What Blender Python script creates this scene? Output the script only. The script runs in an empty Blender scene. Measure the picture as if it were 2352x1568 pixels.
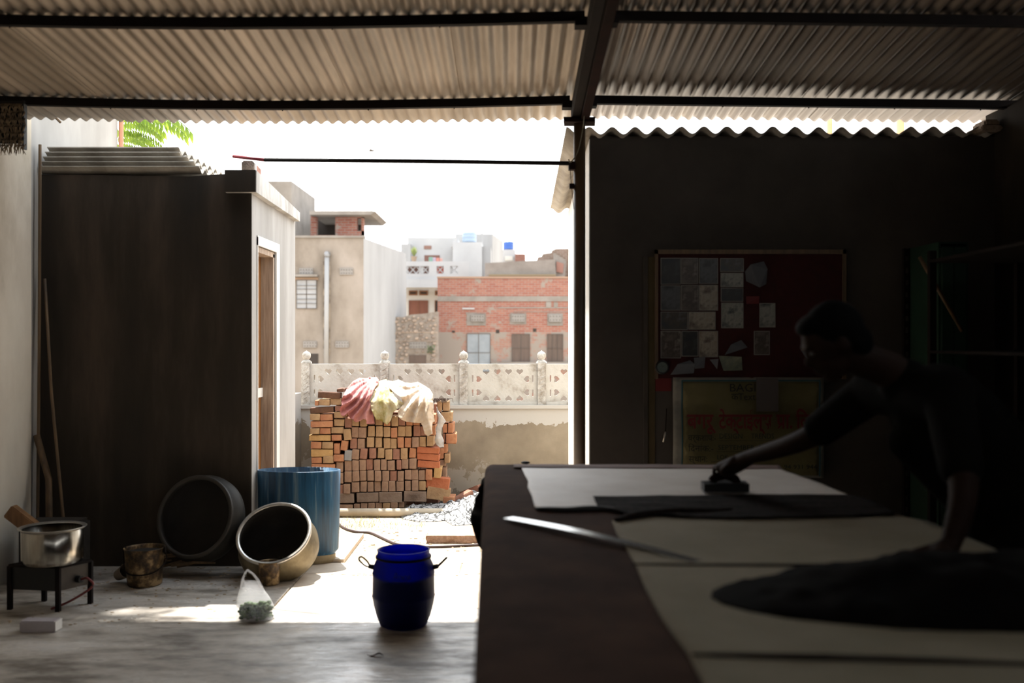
import bpy, bmesh, math, random
from mathutils import Vector, Matrix, noise
from mathutils.geometry import delaunay_2d_cdt
random.seed(7)
S = bpy.context.scene
COL = S.collection
F = 2286.7          # focal length in pixels of a 35 mm lens on a 2352 px wide frame
CH = 1.6            # camera height
PI = math.pi
V = Vector

def P(x, y, D):
    """world point seen at photo pixel (x, y) at distance D"""
    return V(((x-1176)*D/F, D, CH-(y-784)*D/F))

# ------------------------------------------------------------------ camera, sky, sun, exposure
cd = bpy.data.cameras.new('camera'); cam = bpy.data.objects.new('camera', cd); COL.objects.link(cam)
cam.location = (0, 0, CH); cam.rotation_euler = (PI/2, 0, 0)
cd.lens = 35; cd.sensor_width = 36; cd.clip_start = .05; cd.clip_end = 500
cd.dof.use_dof = True; cd.dof.focus_distance = 9.2; cd.dof.aperture_fstop = 1.5
S.camera = cam
w = bpy.data.worlds.new('hazy_sky'); S.world = w; w.use_nodes = True
wn = w.node_tree.nodes; wl = w.node_tree.links
bgn = wn['Background']
wtc = wn.new('ShaderNodeTexCoord'); wsp = wn.new('ShaderNodeSeparateXYZ'); wr = wn.new('ShaderNodeValToRGB')
wl.new(wtc.outputs['Generated'], wsp.inputs[0]); wl.new(wsp.outputs['Z'], wr.inputs[0])
wr.color_ramp.elements[0].color = (1, .99, .97, 1); wr.color_ramp.elements[1].color = (.76, .87, 1, 1)
wl.new(wr.outputs[0], bgn.inputs[0]); bgn.inputs[1].default_value = 3.0
sd = bpy.data.lights.new('sun', 'SUN'); sun = bpy.data.objects.new('sun', sd); COL.objects.link(sun)
sd.energy = 12.5; sd.color = (1, .965, .91); sd.angle = math.radians(.8)
sun.rotation_euler = V((.134, -.374, -1)).to_track_quat('-Z', 'Y').to_euler()
sun.location = (-2, 8, 9)
S.view_settings.view_transform = 'Standard'; S.view_settings.look = 'None'
S.view_settings.gamma = 1; S.view_settings.exposure = .45; S.view_settings.use_curve_mapping = False

# ------------------------------------------------------------------ helpers
ALB = 1.0
def lin(c):
    if isinstance(c, str):
        c = [int(c[i:i+2], 16)/255 for i in (0, 2, 4)]
        c = [x/12.92 if x <= .04045 else ((x+.055)/1.055)**2.4 for x in c]
    return (c[0]*ALB, c[1]*ALB, c[2]*ALB, 1)

def mat(name, c1, c2=None, rough=.8, metal=0, scale=6, bump=0, bscale=None, trans=0, stretch=(1, 1, 1), c3=None, detail=6, r2=None, spec=None, lo=.35, hi=.68):
    m = bpy.data.materials.new(name); m.use_nodes = True
    n = m.node_tree.nodes; l = m.node_tree.links; b = n['Principled BSDF']
    b.inputs['Roughness'].default_value = rough; b.inputs['Metallic'].default_value = metal
    if spec is not None: b.inputs['Specular IOR Level'].default_value = spec
    tc = n.new('ShaderNodeTexCoord'); mp = n.new('ShaderNodeMapping'); mp.inputs['Scale'].default_value = stretch
    l.new(tc.outputs['Object'], mp.inputs[0])
    if c2 is None:
        b.inputs['Base Color'].default_value = lin(c1)
    else:
        nt = n.new('ShaderNodeTexNoise'); nt.inputs['Scale'].default_value = scale; nt.inputs['Detail'].default_value = detail
        nt.inputs['Roughness'].default_value = .62
        l.new(mp.outputs[0], nt.inputs[0]); r = n.new('ShaderNodeValToRGB')
        r.color_ramp.elements[0].position = lo; r.color_ramp.elements[1].position = hi
        r.color_ramp.elements[0].color = lin(c1); r.color_ramp.elements[1].color = lin(c2)
        if c3: e = r.color_ramp.elements.new((lo+hi)/2); e.color = lin(c3)
        l.new(nt.outputs[0], r.inputs[0]); l.new(r.outputs[0], b.inputs['Base Color'])
        if r2 is not None:
            mr = n.new('ShaderNodeMapRange'); mr.inputs[3].default_value = rough; mr.inputs[4].default_value = r2
            mr.inputs[1].default_value = lo; mr.inputs[2].default_value = hi
            l.new(nt.outputs[0], mr.inputs[0]); l.new(mr.outputs[0], b.inputs['Roughness'])
    if bump:
        nb = n.new('ShaderNodeTexNoise'); nb.inputs['Scale'].default_value = bscale or scale*4; nb.inputs['Detail'].default_value = 5
        l.new(mp.outputs[0], nb.inputs[0]); bp = n.new('ShaderNodeBump'); bp.inputs['Strength'].default_value = bump
        bp.inputs['Distance'].default_value = .01
        l.new(nb.outputs[0], bp.inputs['Height']); l.new(bp.outputs[0], b.inputs['Normal'])
    if trans:
        tr = n.new('ShaderNodeBsdfTranslucent'); mx = n.new('ShaderNodeMixShader'); mx.inputs[0].default_value = trans
        out = n['Material Output']
        if c2 is None: tr.inputs[0].default_value = lin(c1)
        else: l.new(r.outputs[0], tr.inputs[0])
        l.new(b.outputs[0], mx.inputs[1]); l.new(tr.outputs[0], mx.inputs[2]); l.new(mx.outputs[0], out.inputs[0])
    return m

def wloc(o):
    p = V((0, 0, 0))
    while o: p += o.location; o = o.parent
    return p

def tag(o, label=None, cat=None, group=None, kind=None):
    if label: o['label'] = label
    if cat: o['category'] = cat
    if group: o['group'] = group
    if kind: o['kind'] = kind
    return o

def thing(name, loc, label, cat, group=None, kind=None):
    o = bpy.data.objects.new(name, None); COL.objects.link(o); o.location = loc; o.empty_display_size = .1
    return tag(o, label, cat, group, kind)

def obj(name, bm, m, parent=None, smooth=False, label=None, cat=None, group=None, kind=None):
    """bm is in world coordinates and becomes ONE mesh object"""
    me = bpy.data.meshes.new(name)
    if not bm.verts: bm.verts.new((0, 0, 0))
    if parent: off = wloc(parent)
    else:
        lo = V([min(v.co[i] for v in bm.verts) for i in range(3)]); hi = V([max(v.co[i] for v in bm.verts) for i in range(3)])
        off = V(((lo.x+hi.x)/2, (lo.y+hi.y)/2, lo.z))
    bmesh.ops.translate(bm, verts=bm.verts, vec=-off)
    bmesh.ops.recalc_face_normals(bm, faces=bm.faces)
    bm.to_mesh(me); bm.free()
    if smooth: me.polygons.foreach_set('use_smooth', [True]*len(me.polygons))
    for mm in (m if isinstance(m, (list, tuple)) else [m]): me.materials.append(mm)
    o = bpy.data.objects.new(name, me); COL.objects.link(o)
    if parent: o.parent = parent
    else: o.location = off
    return tag(o, label, cat, group, kind)

def BM(): return bmesh.new()

def box(bm, a, b, rot=0, bev=0, mi=0, tilt=0):
    """box between corners a and b, turned about its own centre"""
    c = (V(a)+V(b))/2; s = V(b)-V(a)
    M = Matrix.Translation(c) @ Matrix.Rotation(rot, 4, 'Z') @ Matrix.Rotation(tilt, 4, 'Y') @ Matrix.Diagonal((abs(s.x), abs(s.y), abs(s.z), 1))
    r = bmesh.ops.create_cube(bm, size=1, matrix=M)
    if mi:
        for f in {f for v in r['verts'] for f in v.link_faces}: f.material_index = mi
    if bev:
        ed = list({e for v in r['verts'] for e in v.link_edges})
        bmesh.ops.bevel(bm, geom=ed, offset=bev, segments=2, affect='EDGES', clamp_overlap=True)
    return r['verts']

def prism(bm, pts, vec):
    """closed prism: polygon pts pushed along vec"""
    vec = V(vec); a = [bm.verts.new(p) for p in pts]; b = [bm.verts.new(V(p)+vec) for p in pts]
    bm.faces.new(a); bm.faces.new(b[::-1]); n = len(pts)
    for i in range(n): bm.faces.new((a[i], b[i], b[(i+1) % n], a[(i+1) % n]))

def frame_of(d):
    d = V(d).normalized(); up = V((0, 0, 1)) if abs(d.z) < .9 else V((1, 0, 0))
    x = d.cross(up).normalized(); return x, x.cross(d).normalized(), d

def tube(bm, pts, r, n=8, cap=True, flat=1.0):
    pts = [V(p) for p in pts]; rs = r if isinstance(r, (list, tuple)) else [r]*len(pts)
    rings = []
    for i, p in enumerate(pts):
        d = pts[min(i+1, len(pts)-1)]-pts[max(i-1, 0)]
        x, y, _ = frame_of(d)
        rings.append([bm.verts.new(p+x*math.cos(2*PI*k/n)*rs[i]+y*math.sin(2*PI*k/n)*rs[i]*flat) for k in range(n)])
    for a, b in zip(rings, rings[1:]):
        for k in range(n): bm.faces.new((a[k], a[(k+1) % n], b[(k+1) % n], b[k]))
    if cap: bm.faces.new(rings[0][::-1]); bm.faces.new(rings[-1])

def bar(bm, a, b, w_, h_):
    """rectangular bar from a to b"""
    a, b = V(a), V(b); x, y, d = frame_of(b-a)
    q = [(-1, -1), (1, -1), (1, 1), (-1, 1)]
    prism(bm, [a+x*w_/2*i+y*h_/2*j for i, j in q], b-a)

def spline(pts, n=8):
    pts = [V(p) for p in pts]; out = []
    for i in range(len(pts)-1):
        p0 = pts[max(i-1, 0)]; p1 = pts[i]; p2 = pts[i+1]; p3 = pts[min(i+2, len(pts)-1)]
        for k in range(n):
            t = k/n
            out.append(.5*((2*p1)+(p2-p0)*t+(2*p0-5*p1+4*p2-p3)*t*t+(3*p1-p0-3*p2+p3)*t**3))
    return out+[pts[-1]]

def lathe(bm, prof, M=None, n=32, sx=1, sy=1, close=False, dent=None):
    """profile (r, z) spun about Z, then placed by matrix M"""
    M = M or Matrix(); rings = []
    for r, z in prof:
        ring = []
        for k in range(n):
            a = 2*PI*k/n; rr = r*(dent(a, z) if dent else 1)
            ring.append(bm.verts.new(M @ V((rr*math.cos(a)*sx, rr*math.sin(a)*sy, z))))
        rings.append(ring)
    for a, b in zip(rings, rings[1:]):
        for k in range(n): bm.faces.new((a[k], a[(k+1) % n], b[(k+1) % n], b[k]))
    if close: bm.faces.new(rings[0][::-1]); bm.faces.new(rings[-1])
    return rings

def T(x, y, z): return Matrix.Translation((x, y, z))

def ell(bm, c, r, M=None, seg=16):
    m = T(*c) @ (M or Matrix()) @ Matrix.Diagonal((r[0], r[1], r[2], 1))
    bmesh.ops.create_uvsphere(bm, u_segments=seg, v_segments=seg*2//3, radius=1, matrix=m)

def inpoly(x, y, poly):
    c = False; j = len(poly)-1
    for i in range(len(poly)):
        xi, yi = poly[i]; xj, yj = poly[j]
        if (yi > y) != (yj > y) and x < (xj-xi)*(y-yi)/(yj-yi)+xi: c = not c
        j = i
    return c

def sheet(bm, poly, res, f, thick=None):
    """fill a 2-D outline with a dense mesh and lift it to 3-D with f(u, v); thick gives it a second side"""
    n = len(poly); vs = []; ed = []
    for i in range(n):
        a = V(poly[i]); b = V(poly[(i+1) % n]); k = max(1, int((b-a).length/res))
        for j in range(k): vs.append(a+(b-a)*j/k)
    ed = [(i, (i+1) % len(vs)) for i in range(len(vs))]
    x0 = min(p[0] for p in poly); x1 = max(p[0] for p in poly); y0 = min(p[1] for p in poly); y1 = max(p[1] for p in poly)
    rb = list(vs)
    y = y0+res/2; row = 0
    while y < y1:
        x = x0+res*(.25 if row % 2 else .75)
        while x < x1:
            if inpoly(x, y, poly) and min((p.x-x)**2+(p.y-y)**2 for p in rb) > (res*.5)**2: vs.append(V((x, y)))
            x += res
        y += res*.87; row += 1
    r = delaunay_2d_cdt(vs, ed, [], 1, 1e-6)
    P3 = [f(p.x, p.y) for p in r[0]]
    A = [bm.verts.new(p) for p in P3]
    for t in r[2]:
        try: bm.faces.new([A[i] for i in t])
        except ValueError: pass
    if thick:
        tv = V(thick); B = [bm.verts.new(p+tv) for p in P3]
        for t in r[2]:
            try: bm.faces.new([B[i] for i in t][::-1])
            except ValueError: pass
        for e in r[1]:
            pass
        be = [e for e in bm.edges if len(e.link_faces) == 1 and e.verts[0] in set(A)]
        idx = {v: i for i, v in enumerate(A)}
        for e in be:
            i, j = idx[e.verts[0]], idx[e.verts[1]]
            try: bm.faces.new((A[i], A[j], B[j], B[i]))
            except ValueError: pass

def nz(x, y, z=0, s=1): return noise.noise(V((x*s, y*s, z*s)))

def new_from(o):
    dg = bpy.context.evaluated_depsgraph_get(); dg.update()
    return bpy.data.meshes.new_from_object(o.evaluated_get(dg))

def text_obj(name, s, loc, size, m, parent, depth=.0015, width=None, rotz=0, rotx=PI/2, bold=0):
    c = bpy.data.curves.new(name, 'FONT'); c.body = s; c.size = size; c.extrude = depth; c.offset = bold; c.resolution_u = 2
    t = bpy.data.objects.new('tmp', c); COL.objects.link(t)
    me = new_from(t); bpy.data.objects.remove(t)
    if not me.vertices: return None
    if width:
        x0 = min(v.co.x for v in me.vertices); x1 = max(v.co.x for v in me.vertices); k = width/(x1-x0)
        for v in me.vertices: v.co.x = (v.co.x-x0)*k
    me.materials.clear(); me.materials.append(m); me.name = name
    o = bpy.data.objects.new(name, me); COL.objects.link(o); o.rotation_euler = (rotx, 0, rotz)
    o.parent = parent; o.location = V(loc)-wloc(parent)
    return o

# ------------------------------------------------------------------ materials
M = {}
M['concrete_floor'] = mat('concrete_floor', '6d645a', 'd3ccc3', rough=.55, r2=.22, scale=3.2, bump=1.0, bscale=9, c3='b0a89d', lo=.36, hi=.62, stretch=(.6, 1.5, 1))
M['slab'] = mat('stone_slab', 'ad9b87', 'cfc1ae', rough=.7, scale=3, bump=.2)
M['dirt'] = mat('dirt', '89785f', 'b5a289', rough=.95, scale=5, bump=.8, bscale=40)
M['cream_plaster'] = mat('cream_plaster', 'b3a794', 'e3dbcc', rough=.9, scale=1.3, bump=.15, c3='d6ccbc', stretch=(1, 1, .5))
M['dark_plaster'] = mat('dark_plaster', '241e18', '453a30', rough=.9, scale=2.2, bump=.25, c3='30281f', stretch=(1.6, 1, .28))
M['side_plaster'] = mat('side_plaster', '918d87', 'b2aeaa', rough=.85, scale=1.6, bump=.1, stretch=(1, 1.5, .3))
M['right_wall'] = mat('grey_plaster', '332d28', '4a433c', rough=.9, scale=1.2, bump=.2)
M['outer_plaster_dimmed'] = mat('outer_plaster_dimmed', '8f8b85', 'aaa6a0', rough=.9, scale=1.5, stretch=(1, 1, .4))  # left wall's plaster darkened to offset the strong light outside
M['white_wall'] = mat('white_wall', 'd8d4ce', 'e9e6e1', rough=.85, scale=2)
M['tin'] = mat('roof_tin', '8a7c6c', 'b5a593', rough=.5, metal=.25, scale=1.6, c3='a29484', stretch=(3, .35, 1))
M['tin_shaded'] = mat('roof_tin_shaded', '6d6257', '988a7b', rough=.38, metal=.55, scale=1.6, c3='80746a', stretch=(3, .35, 1))  # right bay's dimmer light mixed into a darker copy of the tin
M['asbestos'] = mat('asbestos', '8f877c', 'bdb5a8', rough=.85, scale=4, bump=.2, bscale=50)
M['steel'] = mat('dark_steel', '120d0b', '1c1411', rough=.85, scale=8, spec=.2)
M['rust'] = mat('rusty_steel', '1c0f0b', '271410', rough=.9, scale=8, spec=.15)
M['post'] = mat('post_paint', '3c2c1c', '5b4630', rough=.5, scale=3, stretch=(1, 1, .5))
M['red_paint'] = mat('red_paint', '7d2430', '8f3038', rough=.5, scale=6)
M['wood'] = mat('wood', '6c4a2b', '8e6843', rough=.6, scale=4, stretch=(8, 8, .6))
M['door_brown'] = mat('door_brown', '80542a', '97683a', rough=.45, scale=3, stretch=(6, 6, .4))
M['old_wood'] = mat('old_wood', '8d7866', 'b5a18d', rough=.8, scale=5, stretch=(8, 8, .6))
M['bamboo'] = mat('bamboo', '4a3a28', '6e563a', rough=.6, scale=5, stretch=(5, 5, .5))
M['straw'] = mat('straw', '57493a', '8d7a60', rough=.9, scale=20)
M['black'] = mat('black', '0c0b0a', rough=.6)
# ================================================================== SHED SHELL
def zr(X, Y):
    """underside of the main roof"""
    z = 3.128-.09*(Y-6.85)
    if X < .44: z -= .035*math.sin(PI*min(1, max(0, (X+3.4)/3.84)))
    else: z -= .012*(X-.44)
    return z
PITCH = .0785
def roof_sheet(name, x0, n, y0, y1, parent, m, zf, pitch, amp, ny=6, per=8, lift=0, thick=.002):
    bm = BM(); nx = n*per; g = []
    for j in range(ny+1):
        Y = y0+(y1-y0)*j/ny
        g.append([(x0+pitch*i/per, Y, zf(x0+pitch*i/per, Y)+lift+amp*(1+math.cos(2*PI*i/per))) for i in range(nx+1)])
    up = [[bm.verts.new(p) for p in r] for r in g]; lo = [[bm.verts.new((p[0], p[1], p[2]-thick)) for p in r] for r in g]
    for j in range(ny):
        for i in range(nx):
            bm.faces.new((up[j][i], up[j][i+1], up[j+1][i+1], up[j+1][i])); bm.faces.new((lo[j][i], lo[j+1][i], lo[j+1][i+1], lo[j][i+1]))
    for i in range(nx):
        for j, s in ((0, 1), (ny, -1)):
            q = (up[j][i], lo[j][i], lo[j][i+1], up[j][i+1]); bm.faces.new(q if s > 0 else q[::-1])
    for j in range(ny):
        for i, s in ((0, 1), (nx, -1)):
            q = (up[j][i], up[j+1][i], lo[j+1][i], lo[j][i]); bm.faces.new(q if s > 0 else q[::-1])
    return obj(name, bm, m, parent, smooth=True)

ceil = thing('ceiling', (0, 3, 3.2), 'corrugated metal shed roof on dark steel purlins', 'roof', kind='structure')
xl = -3.44
for c in range(5):
    for (a, b, l) in ((3.2, 6.85+.008*math.sin(c*2.1), .0), (-.3, 3.35, .006), (-3.2, -.15, .0)):
        roof_sheet('roof_sheet', xl+c*10*PITCH-(.0 if c == 0 else .03), 10 if c == 4 else 11, a, b, ceil, M['tin'], zr, PITCH, .0115, lift=l+.0025*(c % 2), ny=5)
for c in range(4):
    for (a, b, l) in ((3.2, 6.85, .0), (-.3, 3.35, .006), (-3.2, -.15, .0)):
        roof_sheet('roof_sheet', .47+c*10*PITCH, 11 if c < 3 else 7, a, b, ceil, M['tin_shaded'], zr, PITCH, .0115, lift=l+.0025*(c % 2)+.004, ny=5)
for Y in (6.36, 5.08, 3.8, 2.5, 1.2, -.1, -1.5, -2.8):
    for (a, b) in ((-3.42, .37), (.5, 3.55)):
        bm = BM(); N = 6
        pts = [V((a+(b-a)*i/N, Y, 0)) for i in range(N+1)]
        for p in pts: p.z = zr(p.x, Y)-.030
        for p, q in zip(pts, pts[1:]): bar(bm, p, q, .042, .052)
        for k in range(int((b-a)/.55)):
            x = a+.3+k*.55; tube(bm, [(x, Y+.015, zr(x, Y)-.062), (x, Y+.015, zr(x, Y)-.05)], .004, 5)
        obj('purlin', bm, M['steel'], ceil)
bm = BM()
yy = [-3.1, 0, 3, 6.42]
for a, b in zip(yy, yy[1:]):
    pa, pb = V((.405, a, zr(.4, a)-.105)), V((.405, b, zr(.4, b)-.105)); bar(bm, pa, pb, .05, .11)
for Y in (6.36, 5.08, 3.8, 2.5): box(bm, (.32, Y-.04, zr(.4, Y)-.085), (.38, Y+.04, zr(.4, Y)-.04)); box(bm, (.50, Y-.04, zr(.4, Y)-.075), (.54, Y+.04, zr(.4, Y)-.05))
obj('rafter', bm, M['steel'], ceil)
bm = BM()
for a, b in zip(yy, yy[1:]):
    bar(bm, (.462, a, zr(.4, a)-.115), (.462, b, zr(.4, b)-.115), .05, .13)
obj('rafter_channel', bm, M['rust'], ceil, label='rust red steel channel bolted along the rafter')

# steel post with its cap
post = thing('steel_post', (.43, 6.34, 0), 'round brown steel post at the far end of the printing table holding up the roof', 'post')
bm = BM(); tube(bm, [(.43, 6.34, 0), (.43, 6.34, 3.04)], .0375, 20); obj('pipe', bm, M['post'], post, smooth=True)
bm = BM(); prism(bm, [(.325, 6.27, 2.985), (.525, 6.27, 2.985), (.535, 6.41, 2.985), (.335, 6.41, 2.985)], (0, 0, .03)); obj('cap_plate', bm, M['rust'], post)
bm = BM(); box(bm, (.39, 6.3, 3.01), (.47, 6.38, 3.13)); obj('bracket', bm, M['steel'], post)
for q in (((.365, 6.3, 2.57), (.395, 6.34, 2.60)), ((.36, 6.3, 2.69), (.40, 6.36, 2.74))): bm = BM(); box(bm, *q); obj('clamp', bm, M['rust'], post)
tag(obj('cable', (lambda b: (tube(b, spline([P(1352, 150, 5.7), P(1346, 220, 6.1), P(1338, 300, 6.25), P(1326, 350, 6.26), P(1311, 372, 6.26), P(1306, 366, 6.27)]), .004, 6), b)[1])(BM()), mat('cable_grey', '6f6a58', rough=.6)),
    'thin grey cable hanging down beside the top of the steel post', 'cable')
tag(obj('wire', (lambda b: (tube(b, spline([P(1309, 378, 6.27), P(1312, 420, 6.27), P(1315, 450, 6.27), P(1318, 480, 6.29)]), .002, 5), b)[1])(BM()), M['steel']),
    'thin dark wire tied down the left side of the steel post', 'wire')

# horizontal pole between room roof and post
pole = thing('pole', P(900, 368, 6.7), 'long dark horizontal pole with a red end, resting on the outbuilding corner brick', 'pole')
bm = BM(); tube(bm, [P(608, 367, 7.0), P(950, 370, 6.6), P(1312, 375, 6.3)], .0135, 10); obj('shaft', bm, M['steel'], pole, smooth=True)
bm = BM(); tube(bm, [P(536, 359, 7.12), P(612, 367.5, 7.0)], .0125, 10); obj('painted_end', bm, M['red_paint'], pole, smooth=True, label='red painted pole end')

# floors
bm = BM(); box(bm, (-3.37, -3.2, -.12), (3.6, 5.97, 0)); box(bm, (-3.37, 5.97, -.12), (-1.445, 7.12, 0))
obj('floor', bm, M['concrete_floor'], label='worn grey concrete floor of the shed', cat='floor', kind='structure')
yard = obj('yard_ground', (lambda b: (box(b, (-9, 5.98, -.4), (9, 10.5, -.012)), b)[1])(BM()), M['dirt'], label='pale dirt ground of the yard', cat='ground', kind='structure')
obj('street_ground', (lambda b: (box(b, (-60, 10.5, -3.5), (60, 120, -3.2)), b)[1])(BM()), M['dirt'], label='street ground far below beyond the yard wall', cat='ground', kind='structure')
def slab(x0, x1, y0, y1, z=0.0, sk=0):
    bm = BM(); g = .006
    prism(bm, [(x0+g, y0+g, -.028), (x1-g, y0+g+sk, -.028), (x1-g, y1-g+sk, -.028), (x0+g, y1-g, -.028)], (0, 0, .028+z))
    bmesh.ops.bevel(bm, geom=list(bm.edges), offset=.003, segments=1, affect='EDGES')
    obj('paving_slab', bm, M['slab'], yard)
for i, (y0, y1) in enumerate(((5.975, 6.865), (6.865, 7.22), (7.22, 7.60))):
    xs = [-1.44, -.72, .48, 1.6] if i == 0 else ([-1.44, -.36, .45] if i == 1 else [-1.0, -.255, .45])
    for a, b in zip(xs, xs[1:]): slab(a, b, y0, y1, -.002*i)
slab(-1.845, -1.215, 7.225, 8.2, .022)
bm = BM()   # dusty strip heaped along the slab joint
for k in range(60):
    x = random.uniform(-1.3, .4); y = random.uniform(6.8, 6.86); ell(bm, (x, y, 0), (random.uniform(.004, .02), .006, random.uniform(.002, .006)), seg=6)
for k in range(130):
    x = random.uniform(-1.2, .4); y = random.uniform(7.65, 8.5); s = random.uniform(.004, .016); ell(bm, (x, y, -.012), (s*1.3, s, s*.7), seg=6)
obj('pebbles', bm, M['dirt'], label='loose grit scattered on the yard ground', cat='grit', kind='stuff')

# walls
def wall(name, a, b, m, label, bev=0):
    bm = BM(); box(bm, a, b, bev=bev); return obj(name, bm, m, label=label, cat='wall', kind='structure')
wall('wall_left', (-3.6, -3.3, 0), (-3.37, 6.98, 4.4), M['cream_plaster'], 'tall cream plaster wall along the left of the shed')
wall('wall_left_outer', (-3.6, 6.98, 0), (-3.37, 8.5, 4.4), M['outer_plaster_dimmed'], 'pale outside stretch of the left wall beyond the roof edge')
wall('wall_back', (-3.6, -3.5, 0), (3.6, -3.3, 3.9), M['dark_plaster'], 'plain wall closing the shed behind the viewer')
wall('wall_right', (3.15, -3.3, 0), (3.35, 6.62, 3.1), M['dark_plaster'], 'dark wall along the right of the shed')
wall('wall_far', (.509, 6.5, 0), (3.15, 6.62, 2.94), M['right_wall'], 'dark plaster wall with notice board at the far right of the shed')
bm = BM(); prism(bm, [(.503, 6.501, 0), (.503, 8.88, 0), (.503, 8.88, 2.76), (.503, 6.501, 2.92)], (.0055, 0, 0)); prism(bm, [(.509, 6.625, 0), (.509, 8.88, 0), (.509, 8.88, 2.76), (.509, 6.625, 2.92)], (.15, 0, 0)); box(bm, (.509, 8.75, 0), (3.3, 8.9, 2.7)); box(bm, (3.15, 6.6, 0), (3.3, 8.9, 2.72))
obj('wall_outer', bm, M['white_wall'], label='sunlit white side wall of the room behind the notice board wall', cat='wall', kind='structure')
# asbestos roof of the room behind
def z2(X, Y): return 2.937-.065*(Y-6.42)
rr = thing('asbestos_roof', (1.8, 7.7, 2.85), 'grey corrugated cement roof with wavy front edge above the notice board wall', 'roof')
for c in range(4):
    roof_sheet('cement_sheet', .35+c*5*.148-(.0), 5 if c < 3 else 4, 6.42, 9.02, rr, M['asbestos'], z2, .148, .0235, ny=4, per=12, lift=.004*(c % 2), thick=.006)
bm = BM()
box(bm, (3.0, 6.36, 2.95), (3.14, 6.6, 2.985), bev=.01); box(bm, (3.04, 6.4, 2.985), (3.14, 6.58, 3.03), bev=.012)
tag(obj('brick_rubble', bm, M['old_wood']), 'rough dark brick lumps on the roof edge at the far right', 'rubble')

# ---- left outbuilding
room = thing('outbuilding', (-2.6, 7.8, 0), 'dark concrete outbuilding with a brown door beside the yard', 'building')
bm = BM()   # front wall
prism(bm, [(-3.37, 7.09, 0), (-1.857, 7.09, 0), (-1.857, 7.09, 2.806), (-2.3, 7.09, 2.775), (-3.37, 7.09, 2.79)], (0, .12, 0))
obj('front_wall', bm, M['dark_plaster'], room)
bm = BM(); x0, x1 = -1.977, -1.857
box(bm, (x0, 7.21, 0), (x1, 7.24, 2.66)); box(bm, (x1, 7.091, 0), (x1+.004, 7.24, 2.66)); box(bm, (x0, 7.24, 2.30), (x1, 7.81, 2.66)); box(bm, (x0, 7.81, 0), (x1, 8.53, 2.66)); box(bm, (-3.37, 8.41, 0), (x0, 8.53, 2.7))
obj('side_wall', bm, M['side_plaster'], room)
bm = BM()
box(bm, (x1, 7.225, 0), (x1+.012, 7.24, 2.36)); box(bm, (x1, 7.225, 2.30), (x1+.012, 7.91, 2.37)); box(bm, (x1, 7.81, 0), (x1+.012, 7.91, 2.30))
obj('door_surround', bm, M['white_wall'], room)
dr = obj('door', (lambda b: (box(b, (x0-.03, 7.24, .02), (x0+.02, 7.81, 2.26)), b)[1])(BM()), M['door_brown'], room)
bm = BM(); box(bm, (x0+.02, 7.24, 1.17), (x0+.035, 7.78, 1.24)); box(bm, (x0+.02, 7.24, .2), (x0+.035, 7.78, .27)); obj('door_rail', bm, M['white_wall'], dr, label='pale door rail')
bm = BM(); box(bm, (x0+.021, 7.76, 0), (x1-.005, 7.805, 2.28)); box(bm, (x0+.021, 7.245, 2.255), (x1-.005, 7.805, 2.295)); obj('door_frame', bm, M['old_wood'], room)
bm = BM()
pts = [(-1.81, 7.05, 2.657), (-1.81, 8.5, 2.625), (-1.81, 8.5, 2.70), (-1.81, 7.05, 2.812)]
prism(bm, pts, (-.22, 0, 0)); box(bm, (-3.37, 7.2, 2.60), (-2.0, 8.5, 2.70)); 
obj('roof_slab', bm, mat('slab_edge', '8c8780', 'c9c5bf', rough=.85, scale=5, stretch=(1, 1, .4)), room)
bm = BM(); prism(bm, [(-1.811, 7.03, 2.657), (-1.811, 7.03, 2.812), (-2.03, 7.03, 2.812), (-2.03, 7.03, 2.657)], (0, .02, 0)); obj('slab_end_shade', bm, M['dark_plaster'], room)  # shaded front of the slab, painted as a dark cap
# stacked corrugated cement sheets on the outbuilding
def wav(X0, X1, y0, y1, z0, nm):
    bm = BM(); n = int((y1-y0)/.148*10); pr = []
    for i in range(n+1):
        y = y0+(y1-y0)*i/n; pr.append((y, z0+.02*math.cos(2*PI*(y-y0)/.148)))
    poly = [(X0, y, z) for y, z in pr]+[(X0, y, z-.007) for y, z in reversed(pr)]
    prism(bm, poly, (X1-X0, 0, 0)); return bm
for i, xe in enumerate((-2.22, -2.26, -2.31, -2.37, -2.38)):
    bm = wav(-3.36+.01*i, xe, 7.06+.012*i, 8.2, 2.825+.036*i, 'x')
    obj('cement_sheet', bm, M['asbestos'], label='corrugated cement sheet, %s in the pile on the outbuilding roof' % ['lowest', 'second from the bottom', 'middle one', 'second from the top', 'topmost'][i], cat='roofing sheet', group='cement sheets piled on the outbuilding')
for i, (a, b, m, lb) in enumerate(((P(553, 392, 7.12), P(589, 366, 7.22), mat('grey_brick', '5d5248', '85776a', scale=20, bump=1), 'rough grey brick under the pole on the outbuilding roof corner'), (P(586, 394, 7.3), P(603, 373, 7.5), mat('red_brick_lump', '80503f', 'a06c55', scale=20, bump=.6), 'reddish brick behind the grey one on the outbuilding roof corner'))):
    bm = BM(); box(bm, (a.x, a.y, 2.81), (b.x, b.y, 2.81+.085), bev=.01, rot=.1); tag(obj('brick', bm, m), lb, 'brick')
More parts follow.
